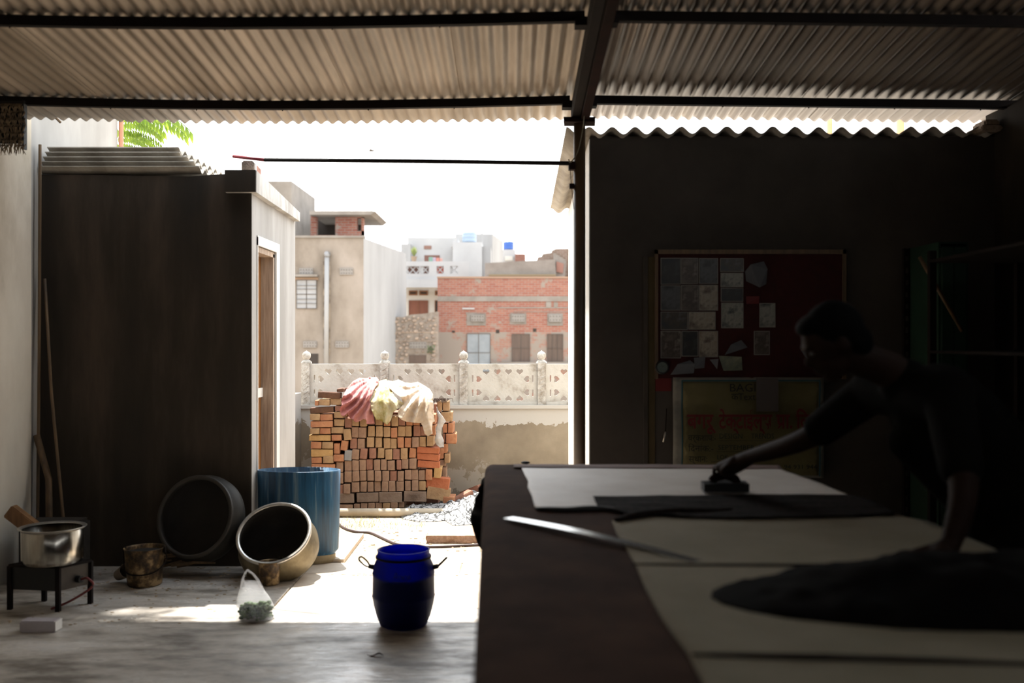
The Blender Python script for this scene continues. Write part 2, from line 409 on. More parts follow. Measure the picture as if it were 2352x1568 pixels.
# corner pole, eave stick and straw panel
tag(obj('wooden_pole', (lambda b: (tube(b, [P(92, 332, 7.02), P(90, 800, 7.0), P(86, 1240, 6.98)], .011, 8), b)[1])(BM()), M['bamboo']), 'thin upright wooden pole in the corner between the cream wall and the outbuilding', 'pole')
tag(obj('stick', (lambda b: (tube(b, [P(110, 252, 6.82), P(126, 268, 6.9), P(139, 281, 6.95)], .009, 6), b)[1])(BM()), M['bamboo']), 'short dark stick poking down from the roof eave at far left', 'stick')
bm = BM()
for r in range(7):
    for k in range(26):
        x = -3.28+.185*k/25+random.uniform(-.004, .004); z = 3.11-.043*r
        tube(bm, [(x, 6.33, z), (x+random.uniform(-.01, .012), 6.31+random.uniform(-.008, 0), z-.025), (x+random.uniform(-.02, .02), 6.315, z-.055-random.uniform(0, .02))], [.004, .005, .001], 4)
st = thing('straw_panel', (-3.19, 6.33, 2.82), 'small shaggy straw panel hanging under the roof at the left wall', 'panel')
obj('straw', bm, M['straw'], st, kind='stuff')
bm = BM(); box(bm, (-3.105, 6.31, 2.82), (-3.093, 6.35, 3.13)); box(bm, (-3.3, 6.335, 2.86), (-3.1, 6.35, 3.13)); obj('frame', bm, M['black'], st)
tag(obj('drainpipe', (lambda b: (tube(b, [(-3.345, 8.52, 0), (-3.345, 8.52, 4.3)], .02, 10), b)[1])(BM()), mat('terracotta_pipe', 'a9765a', 'c08c70', scale=3)), 'thin terracotta coloured pipe at the end of the cream wall', 'pipe')
# timber posts and white house behind the cement roof
for x0_, x1_, D, lb in ((1930, 1940, 10.5, 'thin tan timber post behind the wavy cement roof'), (2098, 2112, 10.2, 'wider tan timber post before the white wall at far right')):
    a = P(x0_, 300, D); b = P(x1_, 300, D); bm = BM(); box(bm, (a.x, D+.4, -3.2), (b.x, D+.45, 4.4)); tag(obj('timber_post', bm, mat('tan_timber', 'b08a62', 'c9a47c', scale=3)), lb, 'post')
a = P(2075, 300, 11.5); bm = BM(); box(bm, (a.x, 11.5, -3.2), (9, 14, 5.2)); box(bm, (5.3, 11.46, 2.2), (6.4, 11.5, 3.2))
tag(obj('white_house', bm, M['white_wall']), 'plain white house wall seen over the roof at far right', 'house')
ALB = .8
# ================================================================== YARD WALL AND BALUSTRADE
def worn_wall():
    m = mat('worn_yard_wall', '7a6d5b', '9f927d', rough=.9, scale=1.6, bump=.3, c3='8c7f6b')
    n = m.node_tree.nodes; l = m.node_tree.links; b = n['Principled BSDF']
    src = b.inputs['Base Color'].links[0].from_socket
    tc = n.new('ShaderNodeTexCoord'); sp = n.new('ShaderNodeSeparateXYZ'); l.new(tc.outputs['Object'], sp.inputs[0])
    nt = n.new('ShaderNodeTexNoise'); nt.inputs['Scale'].default_value = 2.6; nt.inputs['Detail'].default_value = 12; nt.inputs['Roughness'].default_value = .68; l.new(tc.outputs['Object'], nt.inputs[0])
    def mth(op, a, b_, c=None):
        q = n.new('ShaderNodeMath'); q.operation = op
        for i, v in enumerate((a, b_)):
            if isinstance(v, (int, float)): q.inputs[i].default_value = v
            else: l.new(v, q.inputs[i])
        return q.outputs[0]
    def mixc(f, c1, col):
        q = n.new('ShaderNodeMix'); q.data_type = 'RGBA'; l.new(f, q.inputs[0])
        l.new(c1, q.inputs[6]); q.inputs[7].default_value = lin(col); return q.outputs[2]
    # flaking whitewash along the top, ragged darker patches along the foot
    top = mth('GREATER_THAN', mth('ADD', sp.outputs['Z'], mth('MULTIPLY', nt.outputs[0], .55)), 1.14)
    low = mth('LESS_THAN', mth('ADD', sp.outputs['Z'], mth('MULTIPLY', nt.outputs[0], .9)), .56)
    pale = mth('MULTIPLY', mth('LESS_THAN', mth('ADD', sp.outputs['Z'], mth('MULTIPLY', nt.outputs[0], -1.2)), -.28), .5)
    c = mixc(top, src, 'b9b4ab'); c = mixc(pale, c, 'ada69a'); c = mixc(mth('MULTIPLY', low, .6), c, '4d443a'); l.new(c, b.inputs['Base Color'])
    return m
M['yard_wall'] = worn_wall()
M['bal'] = mat('balustrade_paint', '8d8272', 'c4beb3', rough=.8, scale=4, bump=.5, bscale=30, c3='b9b2a6', lo=.32, hi=.54)
M['bal_post'] = mat('balustrade_post_paint', '958b7c', 'c4beb4', rough=.8, scale=18, bump=.8, bscale=60, lo=.35, hi=.6)
BD = 10.3
wp = lambda x, y: P(x, y, BD)
a, b = wp(672, 930), wp(1700, 1240)
bm = BM(); box(bm, (a.x, BD, -.1), (b.x, BD+.2, a.z-.03)); box(bm, (a.x-.01, BD-.025, a.z-.035), (b.x, BD+.22, a.z))
obj('wall_yard', bm, M['yard_wall'], label='low yard wall with flaking plaster below the balustrade', cat='wall', kind='structure')
bm = BM(); box(bm, (a.x-.03, 8.6, -.1), (a.x+.09, BD, 1.07)); obj('wall_side', bm, M['yard_wall'], label='short low wall between the outbuilding and the yard wall', cat='wall', kind='structure')
bl = thing('balustrade', (0, BD+.1, a.z), 'whitewashed cement balustrade with heart shaped holes on top of the yard wall', 'balustrade')
zb = a.z; zt = wp(0, 836).z; px0 = [709, 892, 1074, 1254, 1436]
for i, (xa, xb) in enumerate(((709, 871), (892, 1054), (1074, 1235), (1254, 1415))):
    X0, X1 = wp(xa, 0).x, wp(xb, 0).x; W = X1-X0; Hh = zt-zb
    cu = bpy.data.curves.new('t', 'CURVE'); cu.dimensions = '2D'; cu.fill_mode = 'BOTH'; cu.extrude = .03
    def poly(pts):
        s = cu.splines.new('POLY'); s.points.add(len(pts)-1); s.use_cyclic_u = True
        for p, q in zip(s.points, pts): p.co = (q[0], q[1], 0, 1)
    poly([(0, 0), (W, 0), (W, Hh), (0, Hh)])
    u = W/161; hs = []   # hearts/shields: top row, bottom row, two at each side
    sh = [(-8, 3), (-5, 6), (0, 4.5), (5, 6), (8, 3), (7, -1), (0, -7.5), (-7, -1)]
    def shield(cx, cy, ang, k=1):
        ca, sa = math.cos(ang), math.sin(ang); poly([((cx+(x*ca-y*sa)*k)*u, (cy+(x*sa+y*ca)*k)*u) for x, y in sh])
    for k in range(4): shield(42+k*26, 76, 0); shield(42+k*26, 14, PI)
    for cy in (28, 59): shield(25, cy, PI/2); shield(136, cy, -PI/2)
    for cy in (27, 60):
        for cx in (11, 150): poly([((cx+x)*u, (cy+y)*u) for x, y in ((-1.8, -8), (1.8, -8), (1.8, 8), (-1.8, 8))])
    t = bpy.data.objects.new('t', cu); COL.objects.link(t); me = new_from(t); bpy.data.objects.remove(t)
    me.materials.clear(); me.materials.append(M['bal']); me.name = 'panel'
    o = bpy.data.objects.new('pierced_panel', me); COL.objects.link(o); o.rotation_euler = (PI/2, 0, 0); o.parent = bl
    o.location = V((X0, BD+.09, zb))-bl.location
    bm = BM(); box(bm, (X0, BD+.045, zb-.002), (X1, BD+.135, zb+.03), bev=.004); obj('bottom_rail', bm, M['bal'], bl)
for xa in (700, 881.5, 1064, 1244.5, 1426):
    c = wp(xa, 0).x; h = .045; bm = BM(); z0 = zb-.005; z1 = wp(0, 832).z
    box(bm, (c-h, BD+.03, z0), (c+h, BD+.15, z1), bev=.006)
    for k in range(7):   # raised leaf relief on the front
        z = z0+.06+k*(z1-z0-.1)/7; prism(bm, [(c-.025, BD+.031, z), (c+.02, BD+.031, z+.03), (c+.03, BD+.031, z+.045), (c-.01, BD+.031, z+.02)], (0, -.006, 0))
    q = BD+.09; zz = z1
    lathe(bm, [(.058, zz-.01), (.05, zz+.01), (.026, zz+.026), (.03, zz+.032), (.042, zz+.05), (.046, zz+.072), (.04, zz+.094), (.022, zz+.108), (.008, zz+.115), (.004, zz+.125)], T(c, q, 0), 16, close=True)
    obj('baluster_post', bm, M['bal_post'], bl)

ALB = .95
# ================================================================== BRICK STACK
BC = {'t': ('8a6a4b', 'ab8a63'), 'o': ('935d40', 'b07b55'), 'y': ('9b7648', 'b48e5b'), 'r': ('78503f', '976a54'), 'g': ('7a5c4a', '9c7c62'),
      'd': ('50352a', '67463a'), 'D': ('4a2f1e', '603f28'), 'B': ('96502f', 'a96340'), 'w': ('787879', '908a82'), 'G': ('745e4e', '8b7563')}
CN = {'t': 'tan', 'o': 'orange', 'y': 'yellow-tan', 'r': 'reddish', 'g': 'grey-brown', 'd': 'dark brown', 'D': 'dark brown', 'B': 'bright orange', 'w': 'blue-stained grey', 'G': 'grey-brown'}
BMAT = {k: mat('brick_'+k, *v, rough=.9, scale=9, bump=.5, bscale=45) for k, v in BC.items()}
# courses from the bottom up; numbers are read off the photograph (crop of 4.7525 x from 680, 850)
CEN = [
 [(445,1465,620,1512,'g'),(630,1458,700,1510,'g'),(705,1450,778,1510,'g'),(782,1448,858,1510,'g'),(862,1445,940,1510,'g'),(945,1448,1028,1510,'t'),(1032,1440,1112,1508,'g'),(1115,1435,1180,1504,'g'),(1605,1382,1728,1455,'o')],
 [(420,1345,635,1452,'G'),(660,1335,900,1440,'G'),(905,1330,1158,1445,'G'),(1175,1322,1422,1438,'G'),(1425,1280,1682,1420,'t')],
 [(445,1248,512,1355,'r'),(515,1240,592,1352,'g'),(605,1218,692,1335,'g'),(700,1212,775,1330,'g'),(778,1215,850,1330,'g'),(853,1212,925,1325,'g'),(930,1210,1005,1325,'g'),(1010,1208,1085,1325,'g'),(1095,1212,1178,1322,'g'),(1185,1203,1255,1320,'g'),(1258,1200,1335,1318,'g'),(1338,1210,1415,1315,'t'),(1422,1170,1672,1300,'B')],
 [(445,1118,515,1240,'g'),(530,1102,612,1225,'g'),(614,1100,692,1215,'g'),(695,1095,770,1208,'g'),(775,1092,848,1208,'g'),(855,1100,930,1215,'g'),(942,1095,1022,1213,'g'),(1026,1098,1102,1210,'r'),(1106,1100,1178,1213,'g'),(1183,1085,1258,1198,'g'),(1260,1085,1335,1198,'g'),(1340,1090,1412,1203,'g'),(1412,1082,1490,1200,'o'),(1500,1062,1582,1180,'y')],
 [(435,1003,515,1113,'g'),(525,985,608,1103,'g'),(610,980,685,1100,'g'),(690,975,762,1095,'g'),(765,970,840,1090,'r'),(845,975,918,1097,'g'),(922,972,992,1092,'g'),(998,985,1080,1095,'g'),(1095,980,1150,1088,'r'),(1152,965,1230,1080,'g'),(1237,962,1317,1080,'g'),(1325,990,1568,1068,'B')],
 [(412,797,478,918,'o'),(522,872,610,988,'w'),(608,862,690,975,'g'),(698,852,778,970,'r'),(797,848,875,965,'r'),(885,848,965,962,'t'),(970,862,1050,977,'t'),(1055,858,1130,977,'r'),(1143,848,1220,972,'t'),(1232,847,1310,960,'o'),(1320,912,1565,986,'B')],
 [(484,768,563,880,'o'),(588,740,663,860,'r'),(668,745,750,860,'g'),(772,730,850,845,'t'),(860,732,938,845,'t'),(952,738,1027,855,'t'),(1030,742,1100,858,'t'),(1105,732,1175,848,'o'),(1182,735,1258,845,'o'),(1263,730,1340,843,'g'),(1346,722,1422,838,'t'),(1425,715,1503,828,'t'),(1318,840,1562,908,'B')],
 [(515,640,600,765,'t'),(602,617,685,738,'g'),(685,622,768,740,'g'),(780,608,858,725,'t'),(868,610,948,728,'t'),(952,615,1027,732,'t'),(1030,625,1103,740,'o'),(1108,610,1190,725,'t'),(1193,607,1263,725,'t'),(1278,607,1358,720,'r'),(1363,610,1440,716,'r'),(1445,600,1520,712,'o')],
 [(528,522,607,632,'r'),(612,505,690,612,'t'),(695,505,775,615,'t'),(780,500,860,598,'d'),(865,500,948,602,'t'),(955,510,1030,610,'o'),(1035,503,1112,612,'t'),(1120,500,1195,605,'r'),(1200,500,1275,605,'o'),(1280,500,1355,603,'o'),(1360,495,1435,600,'r'),(1440,480,1520,592,'o')],
]
LEF = [
 [(165,1022,425,1095,'o')], [(165,950,280,1018,'o'),(288,940,405,1018,'t'),(408,922,520,1000,'o')], [(158,864,405,945,'y')],
 [(160,780,278,860,'o'),(282,780,402,860,'t')], [(138,705,380,773,'y'),(385,702,495,772,'o')], [(150,630,255,700,'t'),(260,628,376,700,'o'),(380,620,518,692,'t')],
 [(155,554,400,625,'o'),(412,532,525,612,'t')], [(147,476,258,550,'t'),(262,478,400,550,'o'),(412,452,520,525,'t')],
 [(148,402,412,470,'D'),(418,388,500,448,'r')], [(200,328,246,388,'o'),(248,315,366,386,'t'),(370,304,495,382,'t')], [(234,238,482,310,'D')], [(440,200,520,240,'D')],
]
REA = [
 [(1590,1060,1640,1180,'g'),(1570,1180,1655,1280,'g')],[(1565,975,1632,1050,'g'),(1616,912,1675,1015,'t')],[(1565,850,1612,968,'o'),(1600,800,1650,905,'o')],
 [(1632,692,1750,802,'o'),(1595,692,1630,790,'r')],[(1600,585,1655,685,'o'),(1660,574,1718,688,'o')],[(1580,455,1704,562,'t'),(1500,470,1575,590,'o')],[(1500,368,1535,465,'r'),(1538,335,1594,445,'t'),(1598,338,1670,446,'t')],
]
TILT = {(484,768): -.14, (1425,1280): -.13, (1422,1170): -.12, (1320,912): -.07, (1318,840): -.06, (1325,990): -.07, (515,640): .1, (698,852): -.12, (608,862): -.08, (1500,1062): -.1, (234,238): -.05, (148,402): .05, (885,848): -.05, (1232,847): -.07, (522,872): -.1, (515,1240): -.03}
CORD = ['bottom', 'second', 'third', 'fourth', 'fifth', 'sixth', 'seventh', 'eighth', 'ninth', 'tenth', 'eleventh', 'twelfth', 'thirteenth', 'fourteenth']
PD = 9.58
def brick_at(t, D, lab, grp, d_=None, first_z=False):
    x0, y0, x1, y1, c = t; tl = TILT.get((x0, y0), random.uniform(-.02, .02))
    D += random.uniform(-.012, .012)
    a, b = P(680+x0/4.7525, 850+y1/4.7525, D), P(680+x1/4.7525, 850+y0/4.7525, D)
    longf = (x1-x0) > 165
    d = d_ or (.11 if longf else .225)
    bm = BM(); g = .0015
    w_, h_ = b.x-a.x, b.z-a.z
    N = 2
    vs = box(bm, (a.x+g, D, a.z+g), (b.x-g, D+d, b.z-g))
    bmesh.ops.bevel(bm, geom=list(bm.edges), offset=.0045, segments=1, affect='EDGES')
    for v in bm.verts: v.co += V([random.uniform(-.0022, .0022) for _ in range(3)])
    cc = V(((a.x+b.x)/2, D+d/2, (a.z+b.z)/2))
    bmesh.ops.rotate(bm, verts=bm.verts, cent=cc, matrix=Matrix.Rotation(-tl, 3, 'Y'))
    bmesh.ops.rotate(bm, verts=bm.verts, cent=cc, matrix=Matrix.Rotation(random.uniform(-.025, .025), 3, 'Z'))
    lo = min(v.co.z for v in bm.verts)
    if first_z: bmesh.ops.translate(bm, verts=bm.verts, vec=(0, 0, .0))
    return tag(obj('brick', bm, BMAT[c]), lab, 'brick', grp)
marked = None
for rows, sect, D in ((CEN, 'front', PD), (LEF, 'left corner', PD-.004), (REA, 'far right side', PD+.27)):
    for r, row in enumerate(rows):
        for k, t in enumerate(sorted(row)):
            ln = 'long side' if t[2]-t[0] > 165 else ('end' if t[3]-t[1] > t[2]-t[0] else 'short side')
            if sect == 'front': pos = '%s course from the ground, %s from left' % (CORD[r], 'first' if k == 0 else CORD[k])
            else: pos = '%s course up in the %s, %s from left' % ({'left corner': ['first'] + CORD[1:], 'far right side': ['first'] + CORD[1:]}[sect][r], sect, 'first' if k == 0 else CORD[k])
            o = brick_at(t, D, '%s brick, %s showing, %s' % (CN[t[4]], ln, pos), 'bricks in the yard stack')
            if t[:2] == (1175, 1322): marked = o
# stamped frog with raised letters on one brick of the second course
a, b = P(680+1235/4.7525, 850+1402/4.7525, PD-.008), P(680+1352/4.7525, 850+1352/4.7525, PD-.008)
bm = BM(); ro = [(a.x, a.z), (b.x, a.z), (b.x+.006, (a.z+b.z)/2), (b.x, b.z), (a.x, b.z), (a.x-.006, (a.z+b.z)/2)]
for p, q in zip(ro, ro[1:]+ro[:1]): bar(bm, (p[0], PD-.012, p[1]), (q[0], PD-.012, q[1]), .004, .004)
obj('stamp', bm, BMAT['G'], marked)
text_obj('stamp_lettering', 'GBA', (a.x+.012, PD-.012, a.z+.009), .045, BMAT['G'], marked, .003, width=(b.x-a.x)*.7)
# hidden heart of the stack
bm = BM(); oc = set()
zz_ = .0
for r in range(13):
    z0 = -.03+r*.085; z1 = z0+.078
    X = P(0, 0, PD)
    for k in range(10):
        x0_ = P(680+165/4.7525, 0, PD).x+.04+k*.117
        ymax = .90
        if z1 > ymax: continue
        for q in range(2):
            y_ = PD+.235+.232*q
            if y_+.22 > BD-.03: continue
            box(bm, (x0_, y_, z0), (x0_+.11, y_+.225, z1))
# the unseen lower left corner, behind the blue drum
for r in range(4):
    z0 = -.03+r*.085
    for k in range(2): box(bm, (P(680+170/4.7525, 0, PD).x+k*.125, PD, z0), (P(680+170/4.7525, 0, PD).x+.118+k*.125, PD+.22, z0+.08))
core = obj('stacked_bricks', bm, BMAT['r'], label='reddish bricks filling the back of the stack', cat='bricks', kind='stuff')

# loose bricks and rubble beside the stack
for i, (x, y, D, rz, c, lb) in enumerate(((1062, 1143, 9.8, .5, 'r', 'loose reddish brick leaning in the rubble right of the stack'), (1083, 1128, 10.0, -.4, 'r', 'loose reddish brick highest on the rubble by the yard wall'), (1052, 1153, 9.9, .2, 'g', 'loose grey-brown brick lying low beside the stack foot'))):
    p = P(x, y, D); bm = BM(); box(bm, (p.x-.11, D-.05, p.z-.035), (p.x+.11, D+.05, p.z+.035), rot=rz, bev=.006, tilt=-.4); tag(obj('brick', bm, BMAT[c]), lb, 'brick')
bm = BM()
for k in range(260):
    x = random.uniform(-.62, .1); y = random.uniform(9.75, 10.25); s = random.uniform(.008, .03)
    h = .14*max(0, 1-abs(x+.33)/.35)*max(0, (y-9.7)/.55)
    ell(bm, (x, y, -.03+h*random.random()), (s, s*.8, s*.7), seg=5)
obj('rubble', bm, M['dirt'], label='heap of crumbled rubble at the foot of the yard wall', cat='rubble', kind='stuff')
# twiggy tuft on top of the stack at right
bm = BM()
c = P(1010, 917, 9.85)
for k in range(40):
    a0 = random.uniform(0, 6.28); r_ = random.uniform(.02, .07); p0 = c+V((random.uniform(-.07, .07), random.uniform(-.03, .03), -.02))
    tube(bm, [p0, p0+V((.03*math.cos(a0), .01, .03)), p0+V((r_*math.cos(a0), .02, .01+random.random()*.02)), p0+V((r_*1.2*math.cos(a0), .0, -.01))], .0025, 4)
tag(obj('twig_bundle', bm, mat('twig', '4a382c', rough=.9)), 'small tangle of brown twigs on the right top of the brick stack', 'twigs')

# ---- cloths thrown over the stack
def cloth_mat(name, c1, c2, c3=None, tr=.25, scale=3):
    return mat(name, c1, c2, c3=c3, rough=.85, scale=scale, bump=.3, bscale=60, trans=tr)
def drape(name, pts, ytop, ybase, amp, freq, cen, m, label, res=.016, D0=9.54, seed=0, back=.5, radial=True):
    """pts: outline in photo pixels; hangs on the stack front, its upper part lies back over the top"""
    D = 9.5; poly = [((x-1176)*D/F, CH-(y-784)*D/F) for x, y in pts]; cx, cz = (cen[0]-1176)*D/F, CH-(cen[1]-784)*D/F
    zt_, zb_ = CH-(ytop-784)*D/F, CH-(ybase-784)*D/F
    def f(u, v):
        a = math.atan2(u-cx, cz-v)
        rad = math.hypot(u-cx, v-cz)
        w_ = nz(u, v, seed, 5)*.9; w2 = nz(u, v, seed+3, 14)
        s = (a if radial else u*6)*freq+w_*2.2
        fold = (1-abs(math.sin(s)))**1.0*amp*min(1, .35+rad*3)+w2*.02+abs(nz(u, v, seed+9, 26))*.03
        t = max(0, (v-zb_)/(zt_-zb_))
        y = D0-fold+back*t**1.6
        sc = 1
        k = y/D   # keep each point on the spot where the photo has it
        return V((u*k, y, CH+(v-CH)*k))
    bm = BM(); sheet(bm, poly, res, f, thick=(0, .004, -.002))
    return tag(obj(name, bm, m, smooth=True), label, 'cloth')
C5 = lambda *a: [(680+x/4.7525, 850+y/4.7525) for x, y in a]
drape('pink_cloth', C5((880,75),(905,105),(895,150),(860,190),(830,260),(805,330),(815,400),(840,470),(850,545),(858,582),(770,585),(765,540),(735,530),(705,550),(650,568),(615,535),(585,520),(560,470),(520,500),(490,490),(472,430),(500,380),(495,330),(520,260),(560,190),(620,120),(690,82),(760,85),(820,78)),
      868, 915, .085, 15, (865, 862), cloth_mat('pink_cotton', 'b46f6a', 'd09a90', 'c07e78'), 'crumpled pink cloth with ruffled edges at the left on the brick stack', seed=1, res=.012)
drape('pale_yellow_cloth', C5((880,130),(930,110),(985,95),(1005,130),(1040,200),(1060,260),(1110,320),(1180,360),(1150,400),(1105,420),(1060,460),(1035,545),(995,595),(965,575),(920,545),(870,535),(845,480),(815,420),(800,360),(830,280),(850,200)),
      875, 925, .075, 8, (885, 870), cloth_mat('yellowed_cotton', '9c8a34', 'd6ccb2', 'cdc098', tr=.3, scale=5), 'pale yellowish cloth with a mustard stain, in the middle of the brick stack', seed=5, D0=9.53, res=.012)
drape('cream_cloth', C5((1000,110),(1060,120),(1120,100),(1190,135),(1260,140),(1330,125),(1400,165),(1460,205),(1495,260),(1495,330),(1500,400),(1500,470),(1515,555),(1490,570),(1485,640),(1490,690),(1440,720),(1400,690),(1385,620),(1365,575),(1290,570),(1200,560),(1150,540),(1110,500),(1115,440),(1170,370),(1150,300),(1080,250),(1020,200)),
      875, 925, .085, 9, (985, 880), cloth_mat('cream_cotton', 'c8b095', 'dccdb9', 'd2bea6', tr=.3, scale=4), 'cream cloth hanging in folds over the right of the brick stack', seed=9, D0=9.51, res=.012)
drape('grey_rag', C5((1535,395),(1560,450),(1600,500),(1636,555),(1610,590),(1590,640),(1585,700),(1612,760),(1615,838),(1570,842),(1530,810),(1512,760),(1530,700),(1520,640),(1545,580),(1555,520),(1535,460)),
      850, 860, .025, 9, (1010, 900), cloth_mat('grey_cotton', 'b3aba3', 'd2cbc4', tr=.3), 'thin greyish rag hanging at the right edge of the brick stack', seed=12, D0=9.55, back=0)
# mustard stain band is flat print on the yellow cloth

ALB = .85
# ---- things lying in the yard
p0, p1 = P(690, 1180, 9.15), P(1100, 1181, 9.15)
tag(obj('pipe', (lambda b_: (tube(b_, [V((p0.x, 9.15, .028)), V((p1.x, 9.15, .028))], .04, 20), b_)[1])(BM()), mat('cement_pipe', 'a2937c', 'cdbfa8', rough=.7, scale=5, stretch=(.4, 1, 1), bump=.2), smooth=True), 'pale beige pipe lying on the ground in front of the brick stack', 'pipe')
hz_ = [P(755, 1170, 9.3), P(772, 1193, 8.9), P(783, 1207, 8.65), P(800, 1216, 8.45), P(822, 1221, 8.35), P(850, 1223, 8.3), P(880, 1236, 8.08), P(905, 1247, 7.87), P(935, 1253, 7.8), P(990, 1255, 7.76), P(1050, 1253, 7.8), P(1130, 1249, 7.86)]
hz_ = [V(((x-1176)*d/F, d, -.001)) for x, y in ((752, 1172), (764, 1186), (772, 1194), (783, 1207), (800, 1216), (822, 1221), (850, 1223), (880, 1236), (905, 1247), (935, 1253), (990, 1255), (1050, 1253), (1130, 1249)) for d in ((CH+.001)*F/(y-784),)]
tag(obj('hose', (lambda b_: (tube(b_, spline(hz_, 8), .0105, 8), b_)[1])(BM()), mat('hose_rubber', '4b3c3a', rough=.5), smooth=True), 'thin dark hose curving over the sunny yard ground', 'hose')
bm = BM(); a, b = P(980, 1243, 7.97), P(1120, 1228, 7.97)
box(bm, (a.x, 7.95, -.015), (b.x, 8.28, .05)); bmesh.ops.subdivide_edges(bm, edges=list(bm.edges), cuts=9, use_grid_fill=True)
for v in bm.verts: v.co += V((nz(v.co.x, v.co.y, v.co.z, 30)*.012, nz(v.co.y, v.co.x, v.co.z+4, 30)*.012, 0))
tag(obj('stone_block', bm, mat('rough_sandstone', 'a5826c', 'c9a994', rough=.95, scale=30, bump=1)), 'flat rough sandstone piece lying behind the hose', 'stone')
bm = BM()
for k in range(420):
    x = random.uniform(-1.62, -.75); y = random.uniform(8.62, 9.05) if random.random() < .6 else random.uniform(8.5, 8.75)
    if random.random() > .5 and x > -1.2: continue
    h = random.uniform(.015, .06); l_ = random.uniform(-.02, .02); p = V((x, y, -.014))
    q = [bm.verts.new(p), bm.verts.new(p+V((.003, 0, 0))), bm.verts.new(p+V((l_, random.uniform(-.01, .01), h)))]; bm.faces.new(q)
obj('grass', bm, mat('dry_grass', '7d8656', '9c9a78', rough=.8, scale=9, trans=.3), label='sparse pale green grass growing by the pipe', cat='grass', kind='stuff')
# printed white cloth
def crackle():
    m = mat('printed_cloth', 'a09e9b', rough=.8, trans=.12)
    n = m.node_tree.nodes; l = m.node_tree.links; b_ = n['Principled BSDF']
    tc = n.new('ShaderNodeTexCoord'); vo = n.new('ShaderNodeTexVoronoi'); vo.feature = 'DISTANCE_TO_EDGE'; vo.inputs['Scale'].default_value = 17
    nt = n.new('ShaderNodeTexNoise'); nt.inputs['Scale'].default_value = 9; ad = n.new('ShaderNodeMixRGB'); ad.blend_type = 'ADD'; ad.inputs[0].default_value = .09
    l.new(tc.outputs['Object'], nt.inputs[0]); l.new(tc.outputs['Object'], ad.inputs[1]); l.new(nt.outputs[1], ad.inputs[2]); l.new(ad.outputs[0], vo.inputs[0])
    r = n.new('ShaderNodeValToRGB'); r.color_ramp.elements[0].position = .05; r.color_ramp.elements[1].position = .09
    r.color_ramp.elements[0].color = lin('2b2a28'); r.color_ramp.elements[1].color = lin('a8a6a3'); l.new(vo.outputs['Distance'], r.inputs[0]); l.new(r.outputs[0], b_.inputs['Base Color'])
    return m
def gp(x, y): D = (CH+.012)*F/(y-784); return ((x-1176)*D/F, D)
poly = [gp(*q) for q in ((905,1178),(925,1168),(960,1162),(1010,1160),(1040,1163),(1060,1150),(1092,1146),(1150,1146),(1150,1190),(1100,1196),(1085,1205),(1040,1207),(1022,1196),(990,1198),(960,1199),(925,1192))]
def fh(u, v):
    e = 1e9
    for (x1_, y1_), (x2_, y2_) in zip(poly, poly[1:]+poly[:1]):
        d = V((x2_-x1_, y2_-y1_)); t = max(0, min(1, ((u-x1_)*d.x+(v-y1_)*d.y)/d.length_squared)); e = min(e, math.hypot(u-x1_-d.x*t, v-y1_-d.y*t))
    k = min(1, e/.12); big = .035+.085*max(0, min(1, (u+.75)/.45))*max(0, min(1, (v-8.75)/.4))
    s = math.sin(u*17+v*9+nz(u, v, 2, 3)*7)
    return V((u, v, -.008+k*(big*(.55+.45*abs(s))+abs(nz(u, v, 5, 11))*.04)))
bm = BM(); sheet(bm, poly, .022, fh, thick=(0, 0, -.004))
tag(obj('printed_cloth', bm, crackle(), smooth=True), 'white cloth with black crackle print heaped on the ground beside the pipe', 'cloth')

ALB = .62
# ================================================================== BUILDINGS BEHIND
def brickmat(name, c1, c2, mort, sc=1.0, patch=None):
    m = bpy.data.materials.new(name); m.use_nodes = True; n = m.node_tree.nodes; l = m.node_tree.links; b_ = n['Principled BSDF']
    b_.inputs['Roughness'].default_value = .95
    tc = n.new('ShaderNodeTexCoord'); sp = n.new('ShaderNodeSeparateXYZ'); cb = n.new('ShaderNodeCombineXYZ'); br = n.new('ShaderNodeTexBrick')
    ad = n.new('ShaderNodeMath'); ad.operation = 'ADD'
    l.new(tc.outputs['Object'], sp.inputs[0]); l.new(sp.outputs[0], ad.inputs[0]); l.new(sp.outputs[1], ad.inputs[1]); l.new(ad.outputs[0], cb.inputs[0]); l.new(sp.outputs[2], cb.inputs[1]); l.new(cb.outputs[0], br.inputs[0])
    br.inputs['Color1'].default_value = lin(c1); br.inputs['Color2'].default_value = lin(c2); br.inputs['Mortar'].default_value = lin(mort)
    br.inputs['Scale'].default_value = 1; br.inputs['Brick Width'].default_value = .25*sc; br.inputs['Row Height'].default_value = .085*sc; br.inputs['Mortar Size'].default_value = .009*sc; br.inputs['Bias'].default_value = 0
    nt = n.new('ShaderNodeTexNoise'); nt.inputs['Scale'].default_value = 1.1; nt.inputs['Detail'].default_value = 8; nt.inputs['Roughness'].default_value = .7
    l.new(tc.outputs['Object'], nt.inputs[0]); r = n.new('ShaderNodeValToRGB'); r.color_ramp.elements[0].position = patch or .58; r.color_ramp.elements[1].position = (patch or .58)+.04
    r.color_ramp.elements[0].color = (0, 0, 0, 1); r.color_ramp.elements[1].color = (1, 1, 1, 1); l.new(nt.outputs[0], r.inputs[0])
    mx = n.new('ShaderNodeMixRGB'); l.new(r.outputs[0], mx.inputs[0]); l.new(br.outputs[0], mx.inputs[1]); mx.inputs[2].default_value = lin(mort); l.new(mx.outputs[0], b_.inputs['Base Color'])
    return m
G = {}
G['plaster'] = mat('weathered_plaster', '7d7164', 'a3978b', rough=.9, scale=.9, c3='93877a', detail=9, stretch=(1, 1, .6))
G['pale'] = mat('pale_plaster', '9f9e9d', 'b3b2b1', rough=.9, scale=1, stretch=(1, 1, .25))
